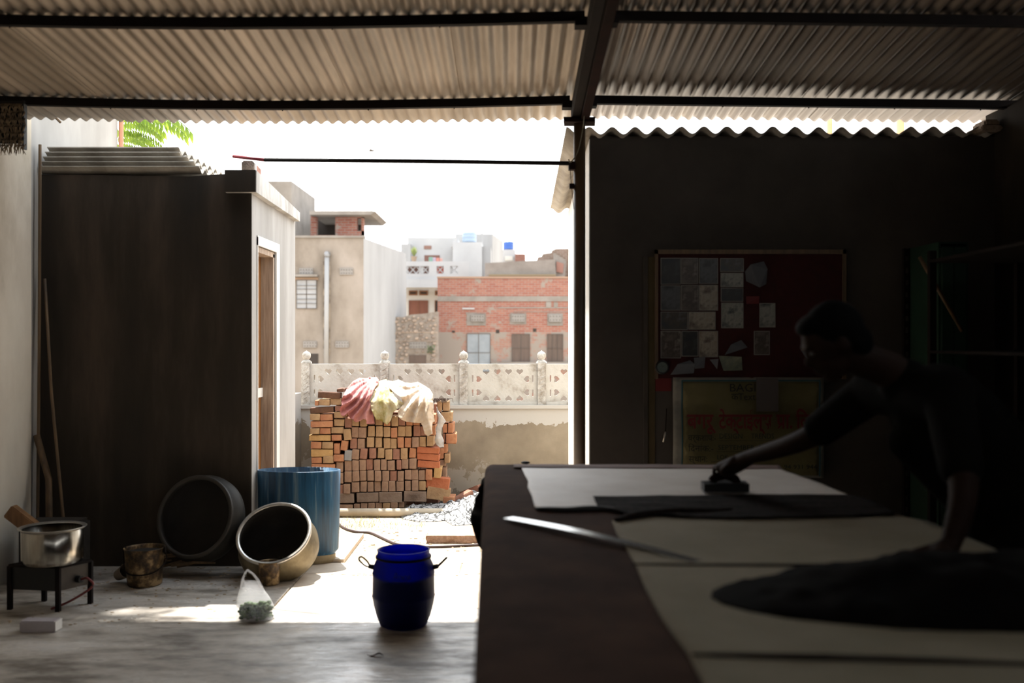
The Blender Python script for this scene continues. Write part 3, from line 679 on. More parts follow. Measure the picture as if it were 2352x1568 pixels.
G['grey'] = mat('grey_concrete', '7f776e', '9c948b', rough=.9, scale=1.2)
ALB = .6
G['white'] = mat('white_house_paint', 'b9b8b7', 'c6c5c4', rough=.9, scale=.8)
ALB = .78
G['cream'] = mat('cream_house_paint', 'bfbcb4', 'c9c6bf', rough=.9, scale=.8)
ALB = .62
G['brick'] = brickmat('far_brick', '96594a', 'a46e5c', '968a7f')
G['brickp'] = brickmat('far_brick_plastered', '9b6b5b', 'a67e6d', '968a7f', patch=.46)
G['door'] = mat('far_door', '74402a', '844d33', rough=.6, scale=2, stretch=(6, 1, .4))
G['frame'] = mat('far_frame', '8d5c34', rough=.6)
G['brown'] = mat('brown_shutter', '57453a', '665347', rough=.7, scale=2, stretch=(8, 1, .4))
G['dark'] = mat('dark_opening', '3c332c', rough=.9)
G['gdoor'] = mat('grey_steel_door', '838a8f', '969ca0', rough=.6, scale=2)
G['iron'] = mat('iron', '5f564e', rough=.7)
G['vent'] = mat('vent_block', '8f8881', 'a09a93', rough=.9, scale=30, bump=1)
G['blue'] = mat('blue_tank', '2c5bab', rough=.5)
def fbox(bm, x0, y0, x1, y1, D, d, proud=0, mi=0):
    """box whose front shows between photo pixels (x0, y0)-(x1, y1) at distance D"""
    a, b = P(x0, y1, D), P(x1, y0, D); box(bm, (a.x, D-proud, a.z), (b.x, D-proud+d, b.z), mi=mi)
def part(name, rects, D, d, m, par, proud=.0, each=True, label=None):
    if each:
        r = None
        for q in rects:
            bm = BM(); fbox(bm, *q, D, d, proud); r = obj(name, bm, m, par, label=label)
        return r
    bm = BM()
    for q in rects: fbox(bm, *q, D, d, proud)
    return obj(name, bm, m, par, label=label)
def vent(q, D, par):
    v = part('vent_block', [q], D, .06, G['vent'], par, .05)
    x0, y0, x1, y1 = q; bm = BM(); nx, ny = max(3, int((x1-x0)/6)), max(2, int((y1-y0)/6))
    for i in range(nx):
        for j in range(ny):
            cx = x0+(i+.5)*(x1-x0)/nx; cy = y0+(j+.5)*(y1-y0)/ny; fbox(bm, cx-1.3, cy-1, cx+1.3, cy+1, D-.055, .01)
    obj('vent_holes', bm, G['iron'], v, kind='stuff')
def shutter(name, q, D, par, m, fm, cols=2, rows=2, t=1.2):
    x0, y0, x1, y1 = q; f_ = part(name, [q], D, .08, m, par, .03); bm = BM()
    for i in range(cols+1): cx = x0+(x1-x0)*i/cols; fbox(bm, cx-t/2, y0, cx+t/2, y1, D-.03, .03, .02)
    for j in range(rows+1): cy = y0+(y1-y0)*j/rows; fbox(bm, x0, cy-t/2, x1, cy+t/2, D-.03, .03, .02)
    obj('frame_bars', bm, fm, f_); return f_
# A, B: tall grey building at left
hb = thing('tall_grey_building', (-7, 34, 0), 'weathered grey plaster building with a rooftop brick room, behind the balustrade at left', 'building')
bm = BM(); box(bm, (-12, 32.05, 4.8), (-7.1, 35.9, 6.76)); obj('upper_storey', bm, G['grey'], hb)
z = P(0, 543, 32).z
bm = BM(); prism(bm, [(-12, 32, -3.2), (-4.77, 32, -3.2), (-4.77, 32, z), (-12, 32, z)], (0, .25, 0)); obj('front_wall', bm, G['plaster'], hb)
bm = BM(); prism(bm, [(-4.77, 32.0, 0), (-4.0, 37.5, 0), (-9, 37.5, 0), (-9, 32.3, 0)], (0, 0, z-.05)); prism(bm, [(-4.36, 35, 0), (-3.98, 37.5, 0), (-6, 37.5, 0), (-6, 35, 0)], (0, 0, z-.25)); bmesh.ops.translate(bm, verts=[v for v in bm.verts if v.co.z < .1], vec=(0, 0, -3.2))
obj('side_wall', bm, G['pale'], hb, label='pale whitewashed side wall')
part('parapet_band', [(670, 541, 837, 546)], 32, .3, G['grey'], hb, .05)
D = 33.2
rb = part('rooftop_room', [(713, 492, 727, 546), (770, 492, 820, 546), (727, 492, 770, 498), (727, 540, 770, 546), (830, 492, 835, 546), (820, 530, 835, 546), (820, 490, 835, 500)], D, .25, G['brick'], hb, each=False)
bm = BM(); fbox(bm, 713, 495, 720, 545, 35.5, .2); fbox(bm, 719, 495, 832, 545, 35.4, .1); obj('room_inside', bm, G['dark'], hb)
bm = BM(); a, b = P(711, 493, 32.6), P(862, 484, 32.6); prism(bm, [(a.x, 32.6, a.z), (b.x-.15, 32.6, a.z), (b.x, 32.6, b.z-.02), (b.x-.1, 32.6, b.z), (a.x, 32.6, b.z)], (0, 3.1, 0)); obj('roof_slab', bm, G['grey'], hb)
shutter('window', (681, 643, 727, 708), 32, hb, mat('window_pane', '9b9a99', 'a9a8a7', rough=.4, scale=3), G['iron'], 2, 2, 1.6)
bm = BM(); [fbox(bm, 682, y, 726, y+.8, 31.93, .03) for y in (655, 663, 686, 696)]; obj('window_bars', bm, G['iron'], hb)
part('window_ledge', [(678, 631, 732, 636)], 32, .3, G['grey'], hb, .25); part('window_surround', [(677, 637, 731, 643)], 32, .08, mat('surround', '9d836d', rough=.9), hb, .04)
for q in ((688, 616, 719, 630), (781, 616, 811, 631), (697, 784, 728, 798), (771, 784, 801, 798)): vent(q, 32, hb)
bm = BM(); a, b = P(751, 586, 31.85), P(749, 836, 31.85); tube(bm, [a, (a+b)/2, b], .075, 12); tube(bm, [a+V((0, .15, .04)), a+V((0, -.02, .05)), a+V((0, -.02, -.05))], .09, 10); tag(obj('drainpipe', bm, G['pale'], hb, smooth=True), 'whitish drainpipe')
bm = BM(); fbox(bm, 742, 600, 747, 800, 31.99, .02); fbox(bm, 755, 600, 759, 815, 31.99, .02); obj('damp_stain', bm, mat('damp', '6a5e52', 'a3937f', rough=.95, scale=3, lo=.4, hi=.6), hb)
part('dark_opening', [(709, 812, 731, 838)], 32, .05, G['dark'], hb, .02)
# C: white house
hw = thing('white_terrace_house', (-3, 46, 0), 'white two-storey house with balcony and brown doors seen between the grey and brick buildings', 'house')
bm = BM(); fbox(bm, 936, 545, 1050, 640, 47, 5); obj('upper_wall', bm, G['white'], hw)
bm = BM(); fbox(bm, 921, 560, 943, 700, 46.5, 3); obj('left_wall', bm, G['pale'], hw)
bm = BM(); fbox(bm, 1040, 556, 1107, 720, 45.8, 4); a = P(1035, 560, 45.8); prism(bm, [P(1035, 565, 45.9), P(1046, 545, 45.9), P(1050, 545, 45.9), P(1050, 575, 45.9)], (0, 3, 0)); obj('stair_tower', bm, G['white'], hw)
bm = BM(); fbox(bm, 1046, 537, 1131, 640, 49.8, 1); p = P(1131, 537, 49.8); q = P(1155, 552, 52.8); prism(bm, [(p.x, 49.8, 0), (p.x, 49.8, p.z), (p.x+.49, 53.5, p.z), (p.x+.49, 53.5, 0)], (-1.5, 0.1, 0)); obj('rear_wall', bm, G['pale'], hw)
bm = BM(); fbox(bm, 1107, 566, 1127, 720, 46, 3); obj('side_wall', bm, G['pale'], hw)
bm = BM()
for q in ((921, 600, 1076, 611), (921, 628, 1076, 641), (921, 611, 926, 628), (985, 611, 1003, 628), (1019, 611, 1034, 628), (1052, 611, 1076, 628)): fbox(bm, *q, 44, .25)
obj('balcony_parapet', bm, G['white'], hw)
bm = BM()
for x0_, x1_ in ((927, 941), (941, 956), (956, 970), (970, 985), (1003, 1019), (1034, 1052)):
    for s in (0, 1):
        a, b = P(x0_, 611 if s else 628, 44.1), P(x1_, 628 if s else 611, 44.1); tube(bm, [a, b], .025, 5)
obj('lattice', bm, G['white'], hw)
part('dark_room', [(937, 612, 962, 628), (973, 612, 985, 628)], 44.4, .05, mat('brown_shade', '6f4f45', rough=.9), hw)
part('red_hanging', [(1003, 611, 1019, 628)], 44.4, .05, mat('red_hang', 'c06a5a', rough=.9), hw)
bm = BM(); fbox(bm, 900, 641, 1030, 660, 43.9, 1); obj('balcony_slab', bm, G['white'], hw)
bm = BM(); fbox(bm, 900, 655, 1030, 790, 45, .3); obj('lower_wall', bm, G['cream'], hw)
part('vent_window', [(974, 564, 991, 572)], 47, .05, mat('b1', '8f6c5f', rough=.9), hw, .03)
part('doorway', [(975, 586, 1010, 601)], 47, .05, mat('b2', '7d5b50', rough=.9), hw, .03)
for x0_, x1_, y0_, y1_ in ((939, 959, 667, 678), (963, 983, 667, 678), (999, 1019, 667, 678)):
    f_ = part('transom_window', [(x0_, y0_, x1_, y1_)], 45, .05, G['frame'], hw, .04); part('pane', [(x0_+3, y0_+3.5, x1_-3, y1_-3)], 45, .02, G['dark'], f_, .06)
shutter('door', (939, 690, 983, 745), 45, hw, G['door'], G['frame'], 2, 1, .8); shutter('door', (999, 690, 1020, 745), 45, hw, G['dark'], G['frame'], 1, 1, 1.5)
for i, (x0_, x1_, c, lb) in enumerate(((985, 994, '8fb5a5', 'pale green washing'), (994, 1001, 'c9b8c8', 'lilac washing'), (1002, 1009, 'dd9a8c', 'salmon washing'), (1010, 1016, 'e0b0a5', 'pink washing'))):
    p, q = P(x0_, 601, 46), P(x1_, 590+i, 46); bm = BM(); N = 6
    for k in range(N): box(bm, (p.x+(q.x-p.x)*k/N, 46+.03*math.sin(k*2), p.z), (p.x+(q.x-p.x)*(k+1)/N, 46.03+.03*math.sin(k*2), q.z))
    tag(obj('washing', bm, mat('washing_%d' % i, c, rough=.9)), '%s hanging on the balcony of the white house' % lb, 'washing')
pp = P(951, 600, 45.5); fp = thing('potted_plant', pp, 'small potted plant on the balcony wall of the white house', 'plant')
bm = BM(); lathe(bm, [(.09, 0), (.13, .2), (.14, .22)], T(*pp), 10, close=True); obj('pot', bm, mat('pot_clay', 'a08a74', rough=.9), fp)
bm = BM()
for k in range(26):
    a_ = k*2.4; t = V((math.cos(a_)*.16, math.sin(a_)*.16, .25+.2*random.random())); c_ = pp+V((0, 0, .2)); s_ = V((-math.sin(a_), math.cos(a_), 0))*.04
    bm.faces.new([bm.verts.new(c_), bm.verts.new(c_+t*.6+s_), bm.verts.new(c_+t*1.1), bm.verts.new(c_+t*.6-s_)])
obj('foliage', bm, mat('plant_green', '93a05e', rough=.8, trans=.3), fp)
def tank(x0_, y0_, x1_, y1_, D, m, lb, lid):
    a, b = P(x0_, y1_, D), P(x1_, y0_, D); t = thing('water_tank', ((a.x+b.x)/2, D, a.z), lb, 'water tank'); r_ = (b.x-a.x)/2; h = b.z-a.z
    bm = BM(); lathe(bm, [(r_*.97, 0), (r_, .03), (r_, h*.3), (r_*.97, h*.33), (r_, h*.36), (r_, h*.62), (r_*.97, h*.65), (r_, h*.68), (r_, h*.88), (r_*.6, h*.97)], T((a.x+b.x)/2, D, a.z), 20, close=True); obj('body', bm, m, t, smooth=True)
    bm = BM(); lathe(bm, [(r_*.3, h*.95), (r_*.3, h*1.03), (r_*.1, h*1.06)], T((a.x+b.x)/2, D, a.z), 14, close=True); obj('lid', bm, lid, t)
tank(1062, 531, 1094, 557, 46.2, mat('white_tank', '9fb2c6', rough=.5), 'white water tank on the roof of the white house', G['iron'])
tank(1156, 554, 1180, 573, 57.5, G['blue'], 'bright blue water tank on the far white parapet', G['blue'])
tag(obj('antenna', (lambda b_: (tube(b_, [P(1108, 560, 48), P(1108, 530, 48)], .03, 5), tube(b_, [P(1102, 538, 48), P(1113, 534, 48)], .02, 5), b_)[2])(BM()), G['pale']), 'thin pale antenna beside the white water tank', 'antenna')
hf = thing('far_parapet_house', (0, 51, 0), 'low white parapet house under the bright blue water tank', 'house')
bm = BM(); fbox(bm, 1127, 573, 1184, 660, 56, 3); obj('wall', bm, G['white'], hf)
part('block', [(1160, 588, 1178, 598)], 56, .1, G['cream'], hf, .05); 
part('brick_chimney_block', [(1183, 583, 1207, 600)], 55, 1, mat('maroon_brick', '80564a', '946a5c', rough=.9, scale=8), hf)
# D: grey parapet and ruined brick wall
hp = thing('grey_roof_building', (1.2, 44, 0), 'low grey concrete roof building behind the top of the red brick building', 'building')
bm = BM(); p = [P(1114, 604, 42), P(1200, 599, 42), P(1275, 596, 42), P(1278, 640, 42), P(1114, 640, 42)]; prism(bm, p, (0, 3, 0)); obj('parapet', bm, G['grey'], hp)
part('ledge', [(1123, 630, 1276, 634)], 41.9, .5, mat('moss', '8a7b60', rough=.9), hp, .1)
ru = thing('ruined_brick_wall', P(1280, 640, 43), 'stepped ruined brick wall with grey gable behind the right of the brick building', 'wall')
bm = BM(); prism(bm, [P(1232, 600, 43), P(1236, 590, 43), P(1244, 589, 43), P(1246, 583, 43), P(1266, 580, 43), P(1268, 575, 43), P(1276, 571, 43), P(1420, 569, 43), P(1420, 660, 43), P(1232, 660, 43)], (0, .3, 0)); obj('brickwork', bm, brickmat('ruin_brick', '77604f', '8a7264', '938a80'), ru)
bm = BM(); prism(bm, [P(1272, 580, 42.4), P(1300, 597, 42.4), P(1298, 640, 42.4), P(1272, 640, 42.4)], (0, .2, 0)); obj('gable', bm, G['grey'], ru)
bm = BM(); prism(bm, [P(1278, 600, 42.3), P(1295, 605, 42.3), P(1293, 627, 42.3), P(1278, 624, 42.3)], (0, .05, 0)); obj('brick_patch', bm, mat('patch', '9c7365', rough=.9), ru)
# E: red brick building
he = thing('red_brick_building', (2.5, 38, 0), 'red brick building with a concrete band and shuttered doors behind the balustrade', 'building')
D = 38
bm = BM(); fbox(bm, 1005, 637, 1500, 762, D, 4); obj('upper_brickwork', bm, G['brick'], he)
bm = BM(); fbox(bm, 1005, 762, 1500, 1060, D, 4); obj('lower_wall', bm, G['brickp'], he)
part('concrete_band', [(1005, 680, 1500, 692)], D, .1, G['grey'], he, .03)
part('coping', [(1004, 635, 1500, 638.5)], D, 4, mat('coping', 'a98b76', rough=.9), he, .04)
part('plaster_line', [(1145, 705, 1400, 708), (1070, 718, 1095, 720), (1180, 715, 1400, 716.5)], D, .03, G['grey'], he, .015)
part('white_tube', [(1062, 707, 1090, 710)], D, .05, G['white'], he, .05)
part('stub_column', [(1254, 693, 1266, 706), (1272, 694, 1281, 705)], D, .06, G['grey'], he, .03)
for q in ((1072, 719, 1116, 747), (1171, 719, 1209, 745), (1257, 719, 1293, 748)): part('vent_surround', [q], D, .04, G['grey'], he, .02)
for q in ((1082, 723, 1112, 738), (1175, 722, 1205, 739), (1261, 722, 1289, 739)): vent(q, D-.03, he)
part('putlog_hole', [(1139, 757, 1147, 765), (1224, 754, 1232, 762), (1038, 759, 1045, 764)], D, .03, G['dark'], he, .01)
shutter('steel_door', (1073, 766, 1126, 853), D, he, G['gdoor'], G['iron'], 2, 2, 1.2); shutter('wooden_shutter', (1176, 767, 1217, 831), D, he, G['brown'], G['iron'], 2, 2, .8); shutter('dark_shutter', (1257, 767, 1293, 831), D, he, mat('dark_shutter', '5a4b42', '6b5b50', rough=.9, scale=2, stretch=(8, 1, .4)), G['iron'], 3, 2, .6)
part('plinth_ledge', [(1128, 831, 1500, 836)], D, .3, G['grey'], he, .2)
# F: rubble stone wall, with stones built one by one
hs = thing('rubble_wall', (-5.5, 36, 0), 'old rubble stone wall with two vent grilles between the grey and the brick building', 'wall')
top = [(836, 722), (850, 718), (870, 722), (890, 720), (905, 727), (925, 728), (945, 722), (975, 720), (1000, 716), (1006, 715)]
bm = BM(); D = 36; prism(bm, [P(x, y, D) for x, y in top]+[P(1006, 1080, D), P(836, 1080, D)], (0, .4, 0)); obj('mortar', bm, mat('rubble_mortar', '86796d', 'a59a8e', rough=.95, scale=4, c3='968a7e'), hs)
SM = [mat('stone_%d' % i, c, c2, rough=.9, scale=5) for i, (c, c2) in enumerate((('a08c7b', 'b3a292'), ('8d7c6e', '9e8f82'), ('a99481', 'baa796')))]
done = []
for k in range(2600):
    x = random.uniform(842, 1000); y = random.uniform(727, 832); r_ = random.uniform(3.2, 6.5)
    if y > 762 and random.random() < .55: continue
    if any(a_-4 < x < c_+4 and b_-4 < y < d_+4 for a_, b_, c_, d_ in ((868, 783, 905, 802), (940, 783, 980, 802), (938, 812, 981, 838))): continue
    if any((x-u)**2+((y-v)*1.25)**2 < (r_+q)**2 for u, v, q in done): continue
    done.append((x, y, r_)); 
    if len(done) > 170: break
for x, y, r_ in done:
    bm = BM(); p = P(x, y, D); n = random.randint(5, 7); s = r_*D/F; ph = random.random()*6
    pts = [V((p.x+s*math.cos(ph+2*PI*k/n)*random.uniform(.8, 1.1), D-.0, p.z+s*.8*math.sin(ph+2*PI*k/n)*random.uniform(.8, 1.1))) for k in range(n)]
    fr = [p+(q-p)*.75+V((0, -.05, 0)) for q in pts]; A_ = [bm.verts.new(q) for q in pts]; B_ = [bm.verts.new(q) for q in fr]
    bm.faces.new(B_)
    for k in range(n): bm.faces.new((A_[k], A_[(k+1) % n], B_[(k+1) % n], B_[k]))
    obj('stone', bm, SM[random.choice((0, 0, 1, 2))], hs)
for q in ((870, 785, 903, 800), (941, 785, 979, 800)): vent(q, D, hs)
part('dark_window', [(940, 815, 979, 834)], D, .05, G['brown'], hs, .03)
part('course_line', [(836, 762, 1005, 764), (836, 782, 1005, 783.5)], D, .05, SM[2], hs, .02, each=False)
pp = P(989, 802, D-.1); bm = BM()
for k in range(50):
    c_ = pp+V([random.uniform(-.12, .12), random.uniform(-.08, 0), random.uniform(-.12, .12)]); v_ = [V([random.uniform(-.06, .06) for _ in range(3)]) for _ in range(3)]
    bm.faces.new([bm.verts.new(c_+q) for q in v_])
tag(obj('weed', bm, mat('weed_green', '4f5f3c', '6b7a50', rough=.8)), 'small green weed growing out of the rubble stone wall', 'plant')
bm = BM()
for x0_, h_ in ((852, 14), (856, 10), (862, 9)): p = P(x0_, 720, 36.1); tube(bm, [p, p+V((.05, 0, h_*.0157))], .02, 5)
tag(obj('iron_rods', bm, G['iron']), 'few short iron rods standing on top of the rubble wall', 'rods')
# bird
p = P(853, 346, 30); bd = thing('bird', p, 'tiny bird flying in the white sky above the grey building', 'bird')
bm = BM(); ell(bm, p, (.09, .04, .035), seg=8); ell(bm, p+V((.075, 0, .012)), (.022, .02, .02), seg=8); prism(bm, [p+V((-.06, -.01, 0)), p+V((-.12, -.02, .005)), p+V((-.12, .02, .005)), p+V((-.06, .01, 0))], (0, 0, .006)); obj('body', bm, G['iron'], bd)
for s in (-1, 1):
    bm = BM(); prism(bm, [p+V((.03, 0, .015)), p+V((-.03, 0, .015)), p+V((-.05, s*.12, .05)), p+V((-.02, s*.15, .055))], (0, 0, .006)); obj('wing', bm, G['iron'], bd)

ALB = 1.0
# ================================================================== TREE AT LEFT
tr = thing('tree', (-4.7, 9.4, 0), 'tree with long drooping leaflets behind the end of the cream wall', 'tree')
bm = BM(); tube(bm, spline([(-4.7, 9.4, 0), (-4.65, 9.4, 2), (-4.5, 9.3, 4), (-4.3, 9.1, 6), (-4.15, 9.0, 9)], 4), [.16, .155, .15, .14, .135, .13, .125, .12, .115, .11, .1, .09, .08, .07, .06, .05, .04], 10); obj('trunk', bm, M['bamboo'], tr, smooth=True)
LM = mat('tree_leaf', '5d7a28', '93a63a', rough=.5, scale=5, trans=.5)
protos = []
for s in range(4):
    L = .75; bm = BM(); nseg = 17
    ra = [V((L*t, 0, .10*math.sin(t*2.2)-.28*t*t)) for t in [i/nseg for i in range(nseg+1)]]
    tube(bm, ra, .004, 4)
    for i in range(2, nseg+1):
        for sd_ in (-1, 1):
            l_ = .17*(1-.4*abs(i/nseg-.55))*random.uniform(.85, 1.1); d = V((.22, sd_*.28, -1+random.uniform(-.15, .2))).normalized(); wv = V((1, 0, .3)).normalized()*.02
            c_ = ra[i]; q = [c_, c_+d*l_*.35+wv, c_+d*l_*.7+wv*.7, c_+d*l_, c_+d*l_*.7-wv*.7, c_+d*l_*.35-wv]
            bm.faces.new([bm.verts.new(v) for v in q])
    me = bpy.data.meshes.new('frond'); bm.to_mesh(me); bm.free(); me.materials.append(LM); protos.append(me)
def frond(loc, az, tilt=0, sc=1):
    o = bpy.data.objects.new('frond', random.choice(protos)); COL.objects.link(o); o.parent = tr
    o.location = V(loc)-tr.location; o.rotation_euler = (0, tilt, az); o.scale = (sc, sc, sc)
for px_, py_, az, sc, D in ((262, 262, .15, .85, 9.3), (262, 285, -.1, .6, 9.2), (270, 300, .3, .5, 9.25), (265, 250, -.3, .7, 9.0), (255, 240, .4, .95, 9.4), (280, 300, -1.2, .4, 9.2), (262, 318, .0, .45, 9.1), (300, 285, .0, .4, 9.3), (285, 270, .8, .5, 9.3), (240, 262, .1, .7, 9.15), (300, 318, -.4, .35, 9.3), (250, 330, .2, .5, 9.2), (230, 300, 0, .7, 9.3), (310, 262, -.1, .45, 9.5)):
    frond(P(px_, py_, D), az, 0, sc)
for k in range(300-14):  # unseen crown added along the sun rays to cut the floor strip
    th = random.uniform(0, 6.28); z = random.uniform(5.2, 10.2)
    c_ = V((-2.11-.134*z-.55-random.random()**1.2*1.1, 5.86+.374*z+random.uniform(-.45, .45), z)); frond(c_, th, random.uniform(-.4, .2), random.uniform(.9, 1.4))
# ================================================================== VESSELS AND THINGS ON THE FLOOR
def ori(axis, loc):
    """matrix placing local Z along axis"""
    return Matrix.Translation(loc) @ V(axis).normalized().to_track_quat('Z', 'Y').to_matrix().to_4x4()
# big cut blue drum
DC = (-1.555, 7.262)
dm = thing('blue_drum', (DC[0], DC[1], 0), 'tall weathered blue plastic drum cut open at the top beside the outbuilding corner', 'drum')
M['drum'] = mat('faded_blue_plastic', '0a3149', '6f7f84', rough=.45, scale=3, stretch=(7, 7, .35), c3='174d6c', bump=.1, lo=.38, hi=.72)
bm = BM(); lathe(bm, [(.262, .055), (.272, .07), (.29, .09), (.298, .35), (.303, .665), (.297, .667), (.290, .35), (.28, .1), (.01, .09)], T(DC[0], DC[1], 0), 56, 1.0, .5)
obj('body', bm, M['drum'], dm, smooth=True)
bm = BM(); lathe(bm, [(.06, 0), (.262, 0), (.268, .02), (.268, .055), (.262, .06), (.05, .062)], T(DC[0], DC[1], 0), 48, 1.0, .5, close=True)
obj('foot_ring', bm, mat('drum_foot', '6f6044', '94866a', rough=.7, scale=8), dm, label='dirty brownish foot ring')
# degchi lying tilted
M['degchi'] = mat('tarnished_aluminium', '544a36', '85795f', rough=.5, metal=.5, scale=5, c3='6e634b', bump=.2, bscale=30)
M['alu'] = mat('bright_aluminium', 'a39d93', 'c7c3bb', rough=.32, metal=.8, scale=7)
M['inside_dark'] = mat('dark_inside', '1a1612', '2c261f', rough=.8, scale=6)  # plain dark brown for the pot inside and the vessel fillings
ax = V((-.05, -.69, .72)).normalized(); rc = P(629, 1224, 6.70)
def degchi(name, lab, rc, ax, R, dep, inner, bm_=None, rim_=None):
    t = thing(name, (rc-ax*dep*.6).xy.to_3d(), lab, 'cooking pot'); m = ori(ax, rc)
    bm = BM(); lathe(bm, [(R*.925, -.01), (R*.93, -.03), (R*1.0, -dep*.22), (R*1.07, -dep*.48), (R*1.05, -dep*.68), (R*.9, -dep*.87), (R*.6, -dep*.97), (R*.25, -dep), (.005, -dep)], m, 48); obj('body', bm, bm_ or M['degchi'], t, smooth=True)
    bm = BM(); lathe(bm, [(R*.905, .0), (R*.905, -.03), (R*.97, -dep*.22), (R*1.04, -dep*.48), (R*1.02, -dep*.67), (R*.87, -dep*.84), (R*.5, -dep*.93), (.005, -dep*.94)], m, 48); obj('inside', bm, inner, t, smooth=True)
    bm = BM(); lathe(bm, [(R*.90, -.002), (R*.905, .006), (R*.98, .010), (R*1.0, .002), (R*.995, -.010), (R*.94, -.014), (R*.92, -.012)], m, 48); obj('rim', bm, rim_ or M['alu'], t, smooth=True, label='turned-out rim')
    return t
degchi('cooking_pot', 'big round aluminium pot tilted with its mouth to the viewer, before the blue drum', rc, ax, .255, .30, M['inside_dark'])
degchi('cooking_pot', 'largest dim aluminium pot standing on its side against the dark outbuilding wall', P(447, 1186, 6.80), V((-.22, -.90, .30)), .285, .22, mat('shaded_inside', '201c18', '2e2924', rough=.85, scale=5), mat('shaded_pot', '1d1a15', '2c2821', rough=.7, metal=.2, scale=5), mat('shaded_rim', '2a2621', '3a352f', rough=.6, metal=.2, scale=5))  # corner shade put into the dark aluminium colours of this pot
# small rusty tin mug
def pail(name, lab, cat, x, y, D, r0, r1, h, m, handle=True, n=28):
    c = P(x, y, D); c.z = 0; t = thing(name, c, lab, cat); bm = BM()
    lathe(bm, [(.002, .004), (r0*.95, .003), (r0, .012), (r0*1.02, h*.1), (r1*.97, h*.9), (r1, h*.965), (r1*1.04, h*.985), (r1*1.04, h), (r1*.985, h), (r1*.955, h*.95), (r0*.97, .02), (.002, .014)], T(*c), n, dent=lambda a, z: 1+.012*math.sin(3*a+z*20)); obj('body', bm, m, t, smooth=True)
    return t, c
M['rust_tin'] = mat('rusty_tin', '2b1e10', 'a08660', rough=.5, metal=.3, scale=14, c3='594427', bump=.3, lo=.4, hi=.62)
t, c = pail('tin_can', 'small rusty tin can standing in front of the tilted cooking pot', 'can', 619, 1330, 6.56, .062, .073, .152, M['rust_tin'])
bm = BM(); lathe(bm, [(.064, .125), (.002, .125)], T(*c), 20); obj('dark_dye', bm, M['inside_dark'], t)
t, c = pail('bucket', 'old stained metal bucket on the floor before the dark wall', 'bucket', 332, 1335, 6.55, .108, .127, .247, M['rust_tin'])
bm = BM(); lathe(bm, [(.118, .22), (.002, .22)], T(*c), 24); obj('dark_water', bm, M['inside_dark'], t)
bm = BM(); tube(bm, spline([c+V((.131, 0, .235)), c+V((.145, -.01, .16)), c+V((.09, -.08, .10)), c+V((0, -.125, .09)), c+V((-.09, -.08, .10)), c+V((-.13, -.02, .17)), c+V((-.131, 0, .235))], 6), .004, 6)
for s in (-1, 1): box(bm, c+V((s*.131-.008, -.01, .215)), c+V((s*.131+.008, .01, .25)))
obj('handle', bm, M['steel'], t)
# blue keg
kc = V(((927-1176)*5.62/F, 5.62, 0)); kg = thing('blue_keg', kc, 'dark blue translucent plastic keg with two raised side handles in the middle of the floor', 'keg')
km = bpy.data.materials.new('blue_plastic'); km.use_nodes = True; n_ = km.node_tree.nodes; l_ = km.node_tree.links; b_ = n_['Principled BSDF']
b_.inputs['Base Color'].default_value = (.001, .006, .045, 1); b_.inputs['Roughness'].default_value = .5; b_.inputs['Specular IOR Level'].default_value = .2
tr_ = n_.new('ShaderNodeBsdfTranslucent'); tr_.inputs[0].default_value = (.01, .08, .95, 1); mx = n_.new('ShaderNodeMixShader'); mx.inputs[0].default_value = .4
l_.new(b_.outputs[0], mx.inputs[1]); l_.new(tr_.outputs[0], mx.inputs[2]); l_.new(mx.outputs[0], n_['Material Output'].inputs[0])
bm = BM(); lathe(bm, [(.005, .004), (.118, .002), (.132, .01), (.152, .06), (.168, .12), (.176, .165), (.178, .17), (.175, .178), (.173, .28), (.176, .30), (.173, .305), (.166, .345), (.153, .372), (.148, .378), (.148, .386), (.153, .389), (.153, .397), (.147, .401), (.145, .42), (.149, .427), (.143, .430), (.138, .425), (.137, .39), (.146, .365), (.158, .34), (.167, .30), (.167, .18), (.147, .065), (.12, .014), (.005, .012)], T(*kc), 56)
obj('body', bm, km, kg, smooth=True)
bm = BM(); lathe(bm, [(.1665, .284), (.1667, .20), (.1665, .18), (.146, .065), (.118, .015), (.002, .015), (.002, .284)][::-1], T(*kc), 40); obj('liquid', bm, mat('dark_dye_liquid', '05070c', rough=.15), kg, smooth=True)
bm = BM(); lathe(bm, [(.150, .380), (.157, .383), (.157, .392), (.150, .395)], T(*kc), 48); obj('clamp_ring', bm, M['steel'], kg, smooth=True)
for s in (-1, 1):
    bm = BM(); b0 = kc+V((s*.160, 0, .325)); b1 = kc+V((s*.195, -.01, .335)); tube(bm, [b0, b1], [.016, .013], 8)
    e = kc+V((s*.245, -.02, .385)); d = (e-b1).normalized(); x_, y_, _ = frame_of(d)
    wv = V((0, 1, 0)) if s > 0 else V((.35, .75, .35)).normalized()
    lp = [b1+wv*.006, b1+d*.02+wv*.017, e-d*.012+wv*.017, e+wv*.006, e-wv*.006, e-d*.012-wv*.017, b1+d*.02-wv*.017, b1-wv*.006]
    tube(bm, spline(lp, 3), .0055, 6); obj('handle', bm, M['black'], kg, smooth=True)
mk = obj('embossed_mark', (lambda q: ([tube(q, spline([kc+V((x*.0035-.045, -.1735+abs(x-13)*.0004, .325+y*.0035-.04)) for x, y in st_], 4), .0022, 5) for st_ in (((2, 3), (5, 12), (7, 14), (8, 9), (7, 3)), ((3, 7), (8, 7)), ((11, 3), (11, 9), (13, 10), (15, 8), (15, 3)), ((17, 3), (17, 9)), ((20, 9), (18.5, 6), (20, 3), (23, 3), (24, 6), (22, 9), (20, 9)), ((26, 3), (26, 9), (28, 9), (28, 3)), ((1, 0), (10, -1), (24, 0)))], q)[1])(BM()), mat('emboss_blue', '0b2a66', rough=.4), kg, label='raised curly mark', kind='stuff')
